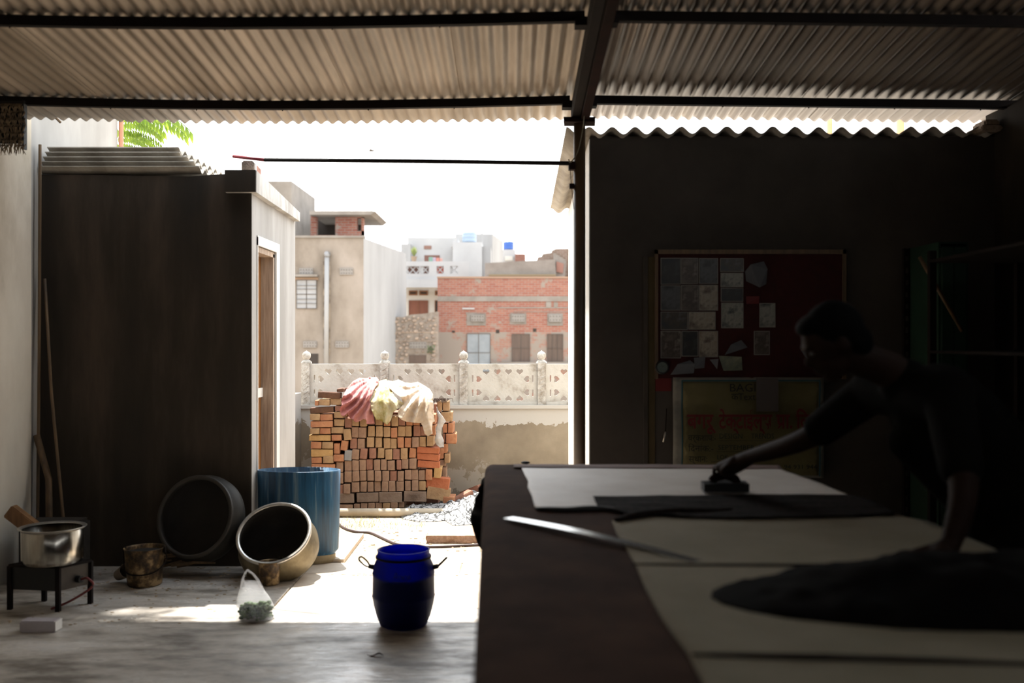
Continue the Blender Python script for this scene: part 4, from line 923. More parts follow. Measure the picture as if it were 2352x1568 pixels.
# plastic bag of greens
bc = V(((587-1176)*5.74/F, 5.74, 0)); bg = thing('plastic_bag', bc, 'thin white plastic carrier bag standing upright at the edge of the sunlit strip', 'bag')
pm = bpy.data.materials.new('bag_plastic'); pm.use_nodes = True; n_ = pm.node_tree.nodes; l_ = pm.node_tree.links; b_ = n_['Principled BSDF']
b_.inputs['Base Color'].default_value = (.85, .85, .87, 1); b_.inputs['Roughness'].default_value = .35
tr_ = n_.new('ShaderNodeBsdfTranslucent'); tr_.inputs[0].default_value = (.9, .9, .92, 1); tp = n_.new('ShaderNodeBsdfTransparent'); m1 = n_.new('ShaderNodeMixShader'); m1.inputs[0].default_value = .5; m2 = n_.new('ShaderNodeMixShader'); m2.inputs[0].default_value = .74
l_.new(b_.outputs[0], m1.inputs[1]); l_.new(tr_.outputs[0], m1.inputs[2]); l_.new(m1.outputs[0], m2.inputs[1]); l_.new(tp.outputs[0], m2.inputs[2]); l_.new(m2.outputs[0], n_['Material Output'].inputs[0])
bm = BM(); rings = []; N = 44
prof = [(0, .10, .085, 0), (.012, .112, .10, 0), (.05, .113, .10, 0), (.085, .104, .085, -.004), (.12, .09, .065, -.012), (.155, .074, .045, -.02), (.19, .056, .03, -.028), (.215, .046, .022, -.033)]
for z, rx, ry, dx in prof:
    ring = []
    for k in range(N):
        a = 2*PI*k/N; q = 1+.05*math.sin(a*7+z*30)*(z/.2)+.04*nz(math.cos(a), math.sin(a), z*9, 2.2)
        ring.append(bm.verts.new(bc+V((dx+rx*q*math.cos(a), ry*q*math.sin(a), z+.004))))
    rings.append(ring)
for a, b in zip(rings, rings[1:]):
    for k in range(N): bm.faces.new((a[k], a[(k+1) % N], b[(k+1) % N], b[k]))
bm.faces.new(rings[0][::-1])
obj('sack', bm, pm, bg, smooth=True)
bm = BM()
def bp_(x, y): p = P(x, y, 5.74); return p
for st_, rr_ in (([(552, 1352), (556, 1335), (562, 1318), (569, 1309), (575, 1315)], [.004, .013, .014, .010, .008]), ([(575, 1312), (585, 1322), (594, 1335), (602, 1352), (606, 1362)], [.008, .011, .014, .016, .01]), ([(556, 1350), (570, 1352), (588, 1358), (604, 1360)], [.010, .012, .014, .01]), ([(559, 1330), (565, 1345), (568, 1358)], [.008, .008, .008])):
    P_ = spline([bp_(*q) for q in st_], 4); R_ = [rr_[0]+(rr_[min(len(rr_)-1, int(i/4)+1)]-rr_[0])*0+rr_[min(len(rr_)-1, i//4)]*0 for i in range(len(P_))]
    R_ = [rr_[min(len(rr_)-2, i//4)]*(1-(i % 4)/4)+rr_[min(len(rr_)-1, i//4+1)]*((i % 4)/4) for i in range(len(P_))]
    tube(bm, P_, R_, 8, flat=.5)
obj('handle', bm, pm, bg, smooth=True)
bm = BM()
for k in range(170):
    a = random.uniform(0, 6.28); r_ = math.sqrt(random.random())*.092; z = random.uniform(.012, .085)
    ell(bm, bc+V((r_*math.cos(a), r_*.85*math.sin(a), z)), (random.uniform(.01, .022), random.uniform(.008, .016), random.uniform(.008, .016)), Matrix.Rotation(a, 4, 'Z'), seg=6)
tag(obj('green_chillies', bm, mat('dark_greens', '1c2c10', '4d6a2a', rough=.6, scale=25), smooth=True), 'dark green vegetables lying in the bottom of the plastic bag', 'vegetables', kind='stuff')
# stove
st_ = thing('gas_stove', (-2.78, 6.05, 0), 'low black iron gas burner stand on four legs at the left', 'stove')
c4 = [V((-3.0, 5.95, 0)), V((-2.69, 5.90, 0)), V((-2.575, 6.08, 0)), V((-2.885, 6.14, 0))]
for q in c4: bm = BM(); bar(bm, q, q+V((0, 0, .26)), .026, .026); obj('leg', bm, M['steel'], st_)
for i in range(4):
    a, b = c4[i], c4[(i+1) % 4]; bm = BM(); prism(bm, [a+V((0, 0, .12)), b+V((0, 0, .12)), b+V((0, 0, .255)), a+V((0, 0, .255))], (V((0, 0, 1)).cross(b-a)).normalized()*.004)
    obj('side_panel', bm, M['black'] if i != 1 else mat('stove_panel', '3c352e', '4f463d', rough=.6, scale=6), st_)
bm = BM()
for i in range(4): bar(bm, c4[i]+V((0, 0, .262)), c4[(i+1) % 4]+V((0, 0, .262)), .03, .012)
cc = sum(c4, V())/4
for i in range(4): bar(bm, c4[i]+V((0, 0, .262)), cc+V((0, 0, .262)), .018, .012)
obj('top_grate', bm, M['steel'], st_)
bm = BM(); lathe(bm, [(.02, .16), (.06, .18), (.07, .22), (.05, .24), (.02, .24)], T(cc.x, cc.y, 0), 20, close=True); obj('burner', bm, M['steel'], st_)
kp = V((-2.62, 6.0, .17)); bm = BM(); tube(bm, [kp, kp+V((.03, -.012, 0))], .022, 12); obj('valve_knob', bm, M['black'], st_)
tag(obj('gas_hose', (lambda q: (tube(q, spline([kp+V((.03, -.01, .0)), kp+V((.075, -.03, .01)), kp+V((.10, -.02, -.04)), kp+V((-.02, -.05, -.12)), kp+V((-.13, -.06, -.165))], 6), .007, 7), q)[1])(BM()), mat('hose_red', '6e2a28', rough=.5), smooth=True), 'thin reddish gas hose drooping from the side of the stove', 'hose')
# cooking pot on stove
pc = V((cc.x+.015, cc.y-.01, .268)); ap = thing('straight_pot', pc, 'straight-sided shiny aluminium pot standing on the black stove', 'cooking pot')
bm = BM(); lathe(bm, [(.005, 0), (.155, .0), (.168, .008), (.173, .03), (.175, .205), (.171, .208), (.168, .03), (.15, .01), (.005, .008)], T(*pc), 48); obj('body', bm, mat('polished_aluminium', '8d877c', 'b0aaa0', rough=.2, metal=1.0, scale=3, stretch=(9, 9, .5), bump=.05), ap, smooth=True)
bm = BM(); lathe(bm, [(.172, .200), (.19, .212), (.193, .216), (.188, .218), (.168, .208)], T(*pc), 48); obj('rim', bm, M['alu'], ap, smooth=True)
# rest of the left corner
a, b = P(50, 1449, 5.5), P(131, 1424, 5.5)
bm = BM(); box(bm, (a.x, 5.47, 0), (b.x, 5.56, .062), bev=.006); bt = thing('white_box', ((a.x+b.x)/2, 5.5, 0), 'small whitish box lying on the floor in front of the stove', 'box')
obj('body', bm, mat('off_white_box', 'a59da0', 'bdb6b8', rough=.4, scale=5), bt); bm = BM(); box(bm, (b.x-.001, 5.475, .004), (b.x+.003, 5.555, .058)); obj('end_flap', bm, M['white_wall'], bt)
def stick(name, pts, r, m, lab, cat='stick'):
    tag(obj(name, (lambda q: (tube(q, pts, r, 8), q)[1])(BM()), m, smooth=True), lab, cat)
stick('bamboo_stick', [P(103, 640, 7.04), P(118, 900, 6.98), P(147, 1205, 6.88)+V((0, 0, 0)), V((-3.08, 6.85, .0))], .011, M['bamboo'], 'long thin bamboo stick leaning in the corner beside the cream wall')
stick('wooden_pole', [P(84, 1000, 7.0), P(112, 1100, 6.92), V((-3.12, 6.72, .0))], .024, M['bamboo'], 'thick short wooden pole leaning in the corner below the bamboo stick')
bm = BM(); p = P(58, 1200, 6.45); box(bm, p+V((-.13, -.03, -.045)), p+V((.13, .04, .045)), bev=.006, tilt=.65); tag(obj('wooden_plank', bm, M['wood']), 'short pale plank end slanting up behind the pot on the stove', 'plank')
bm = BM(); p = V((-3.06, 6.62, .17)); box(bm, p+V((-.17, -.12, -.17)), p+V((.2, .15, .24)), bev=.02); tag(obj('sack', bm, mat('jute_sack', '1f1a14', '2e271f', rough=.95, scale=20)), 'brownish sack in the dark corner behind the stove', 'sack')
for i in range(14):
    a0 = random.uniform(-.7, .7); x = random.uniform(-2.75, -2.15); y = random.uniform(6.75, 6.98); l_ = random.uniform(.15, .4); z = .02+.012*(i//2)
    bm = BM(); tube(bm, [V((x-l_/2*math.cos(a0), y-l_/4*math.sin(a0), z)), V((x, y, z+.02)), V((x+l_/2*math.cos(a0), y+l_/4*math.sin(a0), z+random.uniform(0, .06)))], [.008, .011, .006], 6)
    tag(obj('firewood_twig', bm, M['bamboo']), 'dark twig in the kindling heap between the stove and the bucket', 'twig', 'kindling twigs before the dark wall')
bm = BM(); p = V((-2.62, 6.62, 0)); lathe(bm, [(.03, 0), (.036, .01), (.045, .10), (.05, .12), (.045, .12), (.03, .012), (.005, .01)], ori((.6, -.5, .35), p+V((0, 0, .045))), 20); tag(obj('clay_cup', bm, mat('clay_cup', '6d5f50', '85776a', rough=.9), smooth=True), 'small pale clay cup tipped over beside the stove', 'cup')
bm = BM()
for k in range(240):
    x = random.uniform(-2.9, -1.7); y = random.uniform(6.2, 7.05) if random.random() < .7 else random.uniform(5.6, 6.2); s = random.uniform(.003, .010); ell(bm, (x, y, 0), (s*1.5, s, s*.6), seg=5)
obj('floor_crumbs', bm, M['dirt'], label='crumbs of dirt along the foot of the dark wall', cat='grit', kind='stuff')
# dry leaf scrap on the floor
bm = BM(); 
for x, y, D in ((645, 1500, 5.0),):
    p = gp(x, y); p = V((p[0], p[1]*1.0, .0)); 
for i, (x, y, s) in enumerate(((862, 1507, .045), (1230, 1330, .0))):
    if s:
        D = CH*F/(y-784); p = V(((x-1176)*D/F, D, .003)); q = BM(); sheet(q, [(-s, -.01), (-s*.3, .012), (s*.4, .02), (s, 0), (s*.3, -.012)], .01, lambda u, v: p+V((u, v, .006*math.sin(u*90)+.006)), thick=(0, 0, -.001)); tag(obj('dry_leaf', q, M['rust']), 'brown dry leaf on the shaded floor in front of the blue keg', 'leaf')
bm.free()

# ================================================================== PRINTING TABLE
TZ = .95
def XL(Y): return -.077-(Y-1.9)*.0198
def XR(Y): return 1.52-(Y-2.9)*.055
TY0, TY1 = 1.0, 5.27
tb = thing('printing_table', (.7, 3.1, 0), 'long padded printing table covered in dark cloth in the right foreground', 'table')
bm = BM(); prism(bm, [(XL(TY0)+.03, TY0, TZ-.05), (XR(TY0)-.02, TY0, TZ-.05), (XR(TY1)-.02, TY1-.03, TZ-.05), (XL(TY1)+.03, TY1-.03, TZ-.05)], (0, 0, .04)); obj('tabletop', bm, M['wood'], tb)
for Y in (1.15, 2.5, 3.85, 5.15):
    for X in (XL(Y)+.08, XR(Y)-.09):
        bm = BM(); box(bm, (X-.035, Y-.035, 0), (X+.035, Y+.035, TZ-.052)); obj('leg', bm, M['steel'], tb)
for X in (.1, 1.25): bm = BM(); box(bm, (X-.02, 1.15, .22), (X+.02, 5.15, .27)); obj('stretcher', bm, M['steel'], tb)
M['cover'] = mat('dark_table_cloth', '3b281f', '523b2f', rough=.95, scale=5, bump=.3, bscale=300, spec=.12)
bm = BM(); NY = 90; rings = []
for j in range(NY+1):
    Y = TY0+(TY1-TY0)*j/NY; r = []
    xl, xr = XL(Y), XR(Y)
    for z in (.12, .3, .5, .7, .84):
        wv = (TZ-z)*(.05*math.sin(Y*9+nz(Y, z, 0, 2)*2)+.02*math.sin(Y*23)); r.append(V((xl+.012+.03*(TZ-z)+abs(wv)*.6, Y, z)))
    for a in range(5): an = PI-a*PI/8; r.append(V((xl+.045+.045*math.cos(an), Y, TZ-.045+.045*math.sin(an))))
    for k in range(1, 30): X = xl+.05+(xr-xl-.08)*k/30; r.append(V((X, Y, TZ+.0015*nz(X, Y, 0, 9))))
    r += [V((xr-.01, Y, TZ-.003)), V((xr, Y, TZ-.02)), V((xr+.005, Y, TZ-.18)), V((xr, Y, TZ-.3+.02*math.sin(Y*13)))]
    rings.append([bm.verts.new(p) for p in r])
for a, b in zip(rings, rings[1:]):
    for k in range(len(a)-1): bm.faces.new((a[k], a[k+1], b[k+1], b[k]))
# far end: fold the cover down over the edge
e0 = rings[-1]; e1 = [bm.verts.new(v.co+V((0, .03, -.02))) for v in e0]; e2 = [bm.verts.new(V((v.co.x, TY1+.035, min(v.co.z, .45)))) for v in e0]
for a, b in ((e0, e1), (e1, e2)):
    for k in range(len(a)-1): bm.faces.new((a[k], a[k+1], b[k+1], b[k]))
tag(obj('table_cover', bm, M['cover'], smooth=True), 'dark brown cloth covering the printing table and hanging down its left side', 'tablecloth')
# flap of the cover at the far left corner
fl = [(1126, 1078), (1112, 1092), (1106, 1100), (1104, 1112), (1098, 1120), (1100, 1128), (1093, 1135), (1091, 1150), (1084, 1172), (1080, 1188), (1083, 1198), (1088, 1212), (1094, 1228), (1099, 1240), (1106, 1252), (1116, 1245), (1130, 1200), (1132, 1120)]
bm = BM(); D = 5.22; sheet(bm, [((x-1176)*D/F, CH-(y-784)*D/F) for x, y in fl], .02, lambda u, v: V((u, D-.04+.05*math.sin((u+v)*30)+.5*(u+.13), v)), thick=(0, .004, 0))
tag(obj('cloth_flap', bm, M['black'], smooth=True), 'ragged black cloth corner sticking out left of the table at its far end', 'cloth')
# cloths on the table
def tp(x, y, z=TZ): D = (CH-z)*F/(y-784); return ((x-1176)*D/F, D)
def flat(name, px_, z0, m, lab, amp=.004, res=.03, rid=0, cat='cloth', fx=1.0):
    poly = [tp(x, y, z0) for x, y in px_]
    def f(u, v): return V((u, v, z0+amp*abs(nz(u*fx, v, z0, 5))+rid*max(0, nz(u*1.5, v*7, 3, 3))))
    bm = BM(); sheet(bm, poly, res, f, thick=(0, 0, -.002)); return tag(obj(name, bm, m, smooth=True), lab, cat)
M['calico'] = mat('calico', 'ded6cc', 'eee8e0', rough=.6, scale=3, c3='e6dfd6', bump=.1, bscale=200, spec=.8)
M['calico_dim'] = mat('calico_shaded', '8a816b', '9b917c', rough=.9, scale=3, bump=.2, bscale=200)  # pale cloth darkened for the weaker light at the table's near end
M['faded'] = mat('faded_brown', '75625c', '86736c', rough=.9, scale=5)
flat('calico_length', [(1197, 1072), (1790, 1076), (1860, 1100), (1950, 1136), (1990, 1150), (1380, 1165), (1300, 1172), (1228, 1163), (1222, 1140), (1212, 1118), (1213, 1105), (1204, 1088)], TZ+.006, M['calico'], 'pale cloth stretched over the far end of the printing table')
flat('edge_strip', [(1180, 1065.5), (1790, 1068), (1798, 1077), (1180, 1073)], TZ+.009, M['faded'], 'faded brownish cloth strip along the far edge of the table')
flat('calico_length', [(1406, 1196), (1500, 1186), (2040, 1180), (2130, 1196), (2352, 1289), (2600, 1400), (3200, 1700), (1680, 1700), (1610, 1560), (1580, 1500), (1520, 1420), (1480, 1345), (1462, 1300), (1440, 1262), (1415, 1222)], TZ+.006, M['calico_dim'], 'large pale shaded cloth covering the nearer part of the printing table', res=.05)
M['printed'] = mat('dark_printed', '120e0c', '2a211d', rough=.95, scale=40, spec=.1)
flat('printed_band', [(1362, 1140), (1500, 1139), (1730, 1135), (1950, 1135), (2000, 1148), (2060, 1180), (1900, 1186), (1700, 1190), (1560, 1186), (1440, 1178), (1372, 1160)], TZ+.014, M['printed'], 'dark freshly printed band of cloth across the table in front of the person', rid=.01)
def ridge(name, px_, r, z, m, lab):
    pts = [V((*tp(x, y, z), z+r*.3)) for x, y in px_]
    P_ = spline(pts, 6); R_ = [r*(.35+.65*math.sin(PI*min(1, max(0, (i+.5)/len(P_)))))*(1+.35*nz(p.x, p.y, 0, 9)) for i, p in enumerate(P_)]
    return tag(obj(name, (lambda q: (tube(q, P_, R_, 10, flat=.6), q)[1])(BM()), m, smooth=True), lab, 'cloth')
ridge('cloth_fold', [(1232, 1172), (1300, 1174), (1380, 1172), (1440, 1178)], .022, TZ+.002, M['black'], 'black crumpled cloth fold below the left of the far pale cloth')
ridge('cloth_fold', [(1415, 1200), (1460, 1190), (1530, 1182), (1620, 1180), (1680, 1176)], .03, TZ+.004, M['printed'], 'dark rolled fold at the left end of the printed band')
ridge('cloth_fold', [(1452, 1297), (1700, 1299), (2000, 1300), (2380, 1305)], .008, TZ+.006, M['printed'], 'thin dark shadow line of a fold running across the nearer pale cloth')  # fold shadow on the cloth, built as a thin dark roll
ridge('cloth_fold', [(1590, 1506), (1800, 1512), (2100, 1520), (2400, 1530)], .012, TZ+.006, M['printed'], 'nearest dark fold across the pale cloth at the bottom')
# dark heap of cloth
cx_, cy_ = 1.12, 2.5
def hf_(u, v):
    e = max(0, 1-((u-cx_)/.62)**2-((v-cy_)/.30)**2); e = min(1, max(0, (u-.52)/.5))*e
    return V((u, v, TZ+.008+.10*e**.8*(1+.4*nz(u, v, 0, 7))+.02*abs(nz(u, v, 2, 15))*(e > .02)))
bm = BM(); sheet(bm, [(cx_+.62*math.cos(a*PI/14), cy_+.30*math.sin(a*PI/14)) for a in range(28)], .03, hf_, thick=(0, 0, -.003))
tag(obj('cloth_heap', bm, mat('black_cloth', '070605', '120f0d', rough=.95, scale=10, spec=.08), smooth=True), 'dark heap of cloth on the right of the nearer table', 'cloth')
# metal ruler
ra, rb_ = V((*tp(1168, 1188, TZ+.012), TZ+.012)), V((*tp(1600, 1288, TZ+.008), TZ+.008))
rm_ = [ra.lerp(rb_, t)+V((0, 0, .01*math.sin(t*3.1))) for t in [i/12 for i in range(13)]]
bm = BM(); d = (rb_-ra).normalized(); sd_ = V((-d.y, d.x, 0)).normalized()*.023; A = [(bm.verts.new(p-sd_), bm.verts.new(p+sd_), bm.verts.new(p+sd_+V((0, 0, -.002))), bm.verts.new(p-sd_+V((0, 0, -.002)))) for p in rm_]
for p, q in zip(A, A[1:]):
    for k in range(4): bm.faces.new((p[k], p[(k+1) % 4], q[(k+1) % 4], q[k]))
bm.faces.new(A[0]); bm.faces.new(A[-1][::-1])
tag(obj('steel_ruler', bm, mat('ruler_steel', 'c9ced0', 'dfe3e4', rough=.22, metal=.9, scale=4), smooth=False), 'long shiny metal strip lying slantwise on the dark table cloth', 'ruler')
p = P(1207, 1062, 5.24); bm = BM(); ell(bm, p, (.025, .015, .008), seg=8); tag(obj('cloth_scrap', bm, M['black']), 'tiny black scrap on the far table edge by the steel post', 'scrap')
# ================================================================== NOTICE BOARD WALL
WY = 6.5
wx = lambda x: (x-1176)*WY/F
wz = lambda y: CH-(y-784)*WY/F
def plate(x0, y0, x1, y1, dep, y_=WY):
    """flat piece on the wall between photo pixels, standing dep proud"""
    bm = BM(); box(bm, (wx(x0), y_-dep, wz(y1)), (wx(x1), y_, wz(y0))); return bm
nb = thing('notice_board', ((wx(1505)+wx(1935))/2, WY, wz(862)), 'large dark red notice board with photographs pinned on the far wall', 'notice board')
obj('board', plate(1508, 580, 1935, 868, .02), mat('red_felt', '2d0807', '3a0a08', rough=.95, scale=20), nb)
for q in ((1503, 574, 1940, 584), (1503, 574, 1510, 870), (1932, 574, 1940, 870)): obj('frame_rail', plate(*q, .035), M['bamboo'], nb)
def photo_mat(i, c):
    return mat('photo_print_%d' % i, c[0], c[1], c3=c[2], rough=.35, scale=9+i % 5, detail=3)
PC = [('12161a', '3b3f40', '26221c'), ('5a5247', '8b8476', '3a2d24'), ('171513', '2a292c', '4a4a4a'), ('4a3527', '74604a', '8e8677'), ('252b30', '5e6667', '3e352a'), ('1e2923', '656d5d', '87847a')]
ph = [(105,95,240,272,0),(242,95,355,268,1),(360,97,487,268,2),(500,97,658,188,4),(503,194,656,290,5),(105,278,238,445,2),(242,274,357,445,1),(360,274,487,445,3),(505,295,655,386,0),(508,392,656,562,5),(105,452,286,574,4),(290,452,470,572,3),(105,580,240,762,1),(244,580,356,750,0),(360,580,487,755,3),(762,395,868,557,5),(725,580,830,740,1)]
pos_ = ['top left', 'second in the top row', 'third in the top row', 'fourth in the top row', 'below the fourth of the top row', 'left in the second row', 'second in the second row', 'third in the second row', 'narrow one in the fourth column', 'lowest in the fourth column', 'left wide one in the third row', 'right wide one in the third row', 'left in the bottom row', 'second in the bottom row', 'third in the bottom row', 'upper of the two set apart at right', 'lower of the two set apart at right']
border = mat('photo_border', '77736a', rough=.5)
for i, (x0, y0, x1, y1, c) in enumerate(ph):
    X0, Y0, X1, Y1 = 1480+x0/2.904, 560+y0/2.904, 1480+x1/2.904, 560+y1/2.904
    t = thing('photograph', ((wx(X0)+wx(X1))/2, WY-.02, wz(Y1)), 'photo print pinned on the notice board, %s' % pos_[i], 'photograph', 'photographs on the notice board')
    obj('paper', plate(X0, Y0, X1, Y1, .003, WY-.0205), border, t); obj('print', plate(X0+1.6, Y0+1.6, X1-1.6, Y1-1.6, .0008, WY-.0236), photo_mat(i, PC[c]), t)
def torn(pts, m, lab, nm='torn_paper'):
    bm = BM(); q = [(wx(1480+x/2.904), wz(560+y/2.904)) for x, y in pts]
    prism(bm, [V((x, WY-.026-.012*(k % 2), z)) for k, (x, z) in enumerate(q)], (0, -.001, 0)); tag(obj(nm, bm, m), lab, 'paper')
pg = mat('grey_paper', '48494d', '5b5c60', rough=.8, scale=4)
torn([(665, 185), (700, 140), (790, 118), (812, 170), (806, 270), (760, 292), (672, 250)], pg, 'crumpled grey paper pinned at the top of the board')
torn([(530, 740), (570, 670), (640, 640), (680, 690)], pg, 'torn grey paper triangle in the lower middle of the board')
torn([(170, 872), (215, 800), (300, 775), (330, 800), (325, 862)], pg, 'torn grey paper at the lower left of the board beside the clock')
torn([(325, 758), (400, 752), (395, 826), (330, 832)], pg, 'square grey paper between the torn scraps under the bottom photographs')
torn([(430, 770), (487, 765), (480, 835)], pg, 'small torn paper right of the square grey paper')
torn([(490, 745), (640, 752), (648, 842), (520, 845)], mat('landscape_card', '3c4a44', '8c8a70', rough=.6, scale=8), 'dark picture card at the bottom of the board')
torn([(672, 350), (758, 350), (758, 400), (672, 402)], mat('red_note', '5e1a1a', rough=.7), 'small bright red note in the middle of the board', 'note')
torn([(1035, 705), (1060, 700), (1105, 780), (1092, 800)], pg, 'grey paper strip at the right of the board, by the person\'s face', 'note')
ck = thing('wall_clock', (wx(1519), WY, wz(862)), 'small round dark clock hanging at the lower left corner of the notice board', 'clock')
mck = Matrix.Translation((wx(1519), WY-.02, wz(843))) @ Matrix.Rotation(PI/2, 4, 'X')
bm = BM(); lathe(bm, [(.002, 0), (.044, 0), (.046, .01), (.044, .026), (.036, .03), (.034, .024), (.034, .01)], mck, 28); obj('case', bm, M['black'], ck, smooth=True)
bm = BM(); lathe(bm, [(.034, .018), (.001, .018)], mck, 28); obj('face', bm, mat('clock_face', '5f6a61', rough=.5), ck)
bm = BM(); c = V((wx(1519), WY-.041, wz(843))); bar(bm, c, c+V((.012, 0, .012)), .003, .001); bar(bm, c, c+V((-.004, 0, .022)), .002, .001); obj('hands', bm, M['black'], ck)
tag(obj('red_card', plate(1505, 862, 1542, 898, .006), mat('red_card', '5e1412', rough=.8)), 'dull red card below the wall clock', 'card')
# wall conduit, plaster patch and hanging tool
tag(obj('conduit', plate(1478, 588, 1487, 1075, .02), mat('conduit_brown', '2e2822', '453c32', rough=.8, scale=4)), 'narrow brown conduit running down the wall left of the notice board', 'conduit')
tag(obj('conduit_backing', plate(1488, 590, 1504, 1075, .008), mat('ochre_patch', '423620', '57492e', rough=.9, scale=3)), 'ochre plaster strip between the conduit and the notice board', 'plaster strip')
ht = thing('hanging_tool', (wx(1524), WY-.02, wz(1014)), 'thin tool with a shiny tip hanging on a string left of the banner', 'tool')
bm = BM(); tube(bm, [V((wx(1530), WY-.01, wz(938))), V((wx(1528), WY-.015, wz(990)))], .003, 5); obj('string', bm, M['steel'], ht)
bm = BM(); tube(bm, [V((wx(1527), WY-.02, wz(990))), V((wx(1526), WY-.022, wz(998))), V((wx(1522), WY-.025, wz(1014)))], [.006, .008, .005], 8); obj('tip', bm, M['alu'], ht, smooth=True)

# banner
bn = thing('banner', (wx(1716), WY-.03, wz(1096)), 'yellowish cloth banner with red Hindi lettering below the notice board', 'banner')
def bf(off):
    def f(u, v):
        r_ = 0
        return V((u, WY-.035-off+.008*math.sin(u*9+v*14)+.010*abs(math.sin((u-1.05)*6+(v-1.3)*11))*max(0, (v-1.15)/.25)+.006*nz(u, v, 0, 12), v))
    return f
def bq(x0, y0, x1, y1): return [(wx(x0), wz(y1)), (wx(x1), wz(y1)), (wx(x1), wz(y0)), (wx(x0), wz(y0))]
bm = BM(); sheet(bm, bq(1544, 866, 1888, 1096), .03, bf(0), thick=(0, .002, 0)); obj('cloth', bm, mat('banner_white', '6a675f', '7a776d', rough=.8, scale=5), bn, smooth=True)
bm = BM(); sheet(bm, bq(1566, 876, 1876, 1090), .03, bf(.002), thick=(0, .0015, 0)); obj('yellow_field', bm, mat('banner_yellow', '57502a', '645d3a', c3='5c5434', rough=.8, scale=5), bn, smooth=True)
sl = (wx(1775), wz(972))
bb = mat('banner_blue', '1f4a50', rough=.8)
for q in ((1563, 872, 1880, 875), (1563, 872, 1566, 1092), (1877, 872, 1880, 1092)):
    bm = BM(); sheet(bm, bq(*q), .03, bf(.004), thick=(0, .001, 0)); obj('border_line', bm, bb, bn)
ink = mat('banner_ink', '14120f', rough=.8); red = mat('banner_red', '5c100e', rough=.8); hand = mat('marker_ink', '1c2320', rough=.8)
TY = WY-.062
def bt_(s, x0, y1, x1, h, m, nm='lettering', bold=0):
    return text_obj(nm, s, (wx(x0), TY, wz(y1)), h*WY/F, m, bn, .001, width=wx(x1)-wx(x0), bold=bold)
bt_('BAGI', 1672, 898, 1730, 26, ink); bt_('\u0915Text', 1675, 917, 1730, 22, ink)
for s_, xa_, xb_ in (('\u092c\u0917\u0930\u0942', 1574, 1640), ('\u091f\u0947\u0915\u094d\u091f\u093e\u0908\u0932\u094d\u0938', 1646, 1768), ('\u092a\u093e.', 1777, 1814), ('\u093f\u0932', 1822, 1856)): bt_(s_, xa_, 981, xb_, 48, red, 'red_lettering', .003)
bm = BM(); bar(bm, (wx(1781), TY-.001, wz(981)), (wx(1791), TY-.001, wz(970)), .002, .010); obj('red_lettering', bm, red, bn)
bt_('\u0935\u0930\u094d\u0915\u0936\u093e\u092a:-', 1577, 1010, 1640, 20, ink); bt_('DESIGN', 1648, 1005, 1700, 17, hand, 'handwriting'); bt_('TRENDS', 1720, 1005, 1772, 17, hand, 'handwriting')
bt_('\u093f\u0926\u0928\u093e\u0902\u0915:-', 1577, 1034, 1634, 20, ink); bt_('SEPTEMBER', 1645, 1030, 1728, 15, hand, 'handwriting'); bt_('1', 1738, 1030, 1742, 15, hand, 'handwriting')
bt_('\u0938\u094d\u0925\u093e\u0928:', 1578, 1058, 1620, 20, ink); bt_('LOK', 1643, 1052, 1668, 15, hand, 'handwriting')
bt_('94 931 944', 1795, 1074, 1870, 14, hand, 'handwriting')
for x0, x1, y in ((1648, 1775, 1009), (1642, 1745, 1034), (1630, 1700, 1057)):
    bm = BM(); x = x0
    while x < x1: box(bm, (wx(x), TY-.001, wz(y+1.2)), (wx(x+1.8), TY, wz(y-.4))); x += 3.4
    obj('dotted_line', bm, ink, bn)
bm = BM(); box(bm, (wx(1731), WY-.075, wz(943)), (wx(1781), WY-.072, wz(867))); tag(obj('paper_sheet', bm, mat('pink_paper', '48403d', '504946', rough=.8, scale=3)), 'blank pinkish paper sheet stuck over the top of the banner', 'paper')

# steel cupboard and slotted angle rack at right
GC = mat('green_cupboard', '0b2a1c', '113625', rough=.7, scale=4)
cb = thing('green_cupboard', (wx(2150), 6.2, 0), 'dark green steel cupboard side beyond the person', 'cupboard')
X0, X1 = wx(2080), 2.75
bm = BM(); box(bm, (X0+.0, 6.0, .06), (X0+.012, 6.46, 2.2)); box(bm, (X0, 6.44, .06), (X1, 6.46, 2.2)); box(bm, (X1-.012, 6.0, .06), (X1, 6.46, 2.2)); box(bm, (X0, 6.0, 2.19), (X1, 6.46, 2.2)); box(bm, (X0, 6.0, .06), (X1, 6.46, .08)); obj('carcass', bm, GC, cb)
for k in range(2):
    bm = BM(); a = X0+.015+k*(X1-X0-.03)/2; b = a+(X1-X0-.03)/2-.004; box(bm, (a, 5.985, .1), (b, 6.0, 2.17), bev=.003); dd = obj('door', bm, GC, cb)
    bm = BM(); xx = b-.05 if k == 0 else a+.05; tube(bm, [(xx, 5.975, 1.0), (xx, 5.965, 1.03), (xx, 5.965, 1.1), (xx, 5.975, 1.13)], .007, 6); obj('handle', bm, M['alu'], dd)
for X in (X0+.02, X1-.02):
    for Y in (6.02, 6.44): bm = BM(); box(bm, (X-.02, Y-.02, 0), (X+.02, Y+.02, .06)); obj('foot', bm, M['steel'], cb)
sa = thing('slotted_angle_post', (wx(2070), 6.4, 0), 'upright slotted steel angle standing beside the green cupboard', 'angle post')
bm = BM(); xa = wx(2066); xb = wx(2079)
zlist = [2.15-.077*k for k in range(27)]
box(bm, (xa, 6.42, 0), (xa+.008, 6.424, 2.2)); box(bm, (xb-.008, 6.42, 0), (xb, 6.424, 2.2)); box(bm, (xa, 6.424, 0), (xa+.003, 6.46, 2.2))
for z in zlist: box(bm, (xa, 6.42, z), (xb, 6.424, z+.045))
obj('slotted_angle', bm, M['steel'], sa)
rk = thing('rack', (2.55, 4.6, 0), 'dark steel rack along the right wall holding cloth bundles', 'rack')
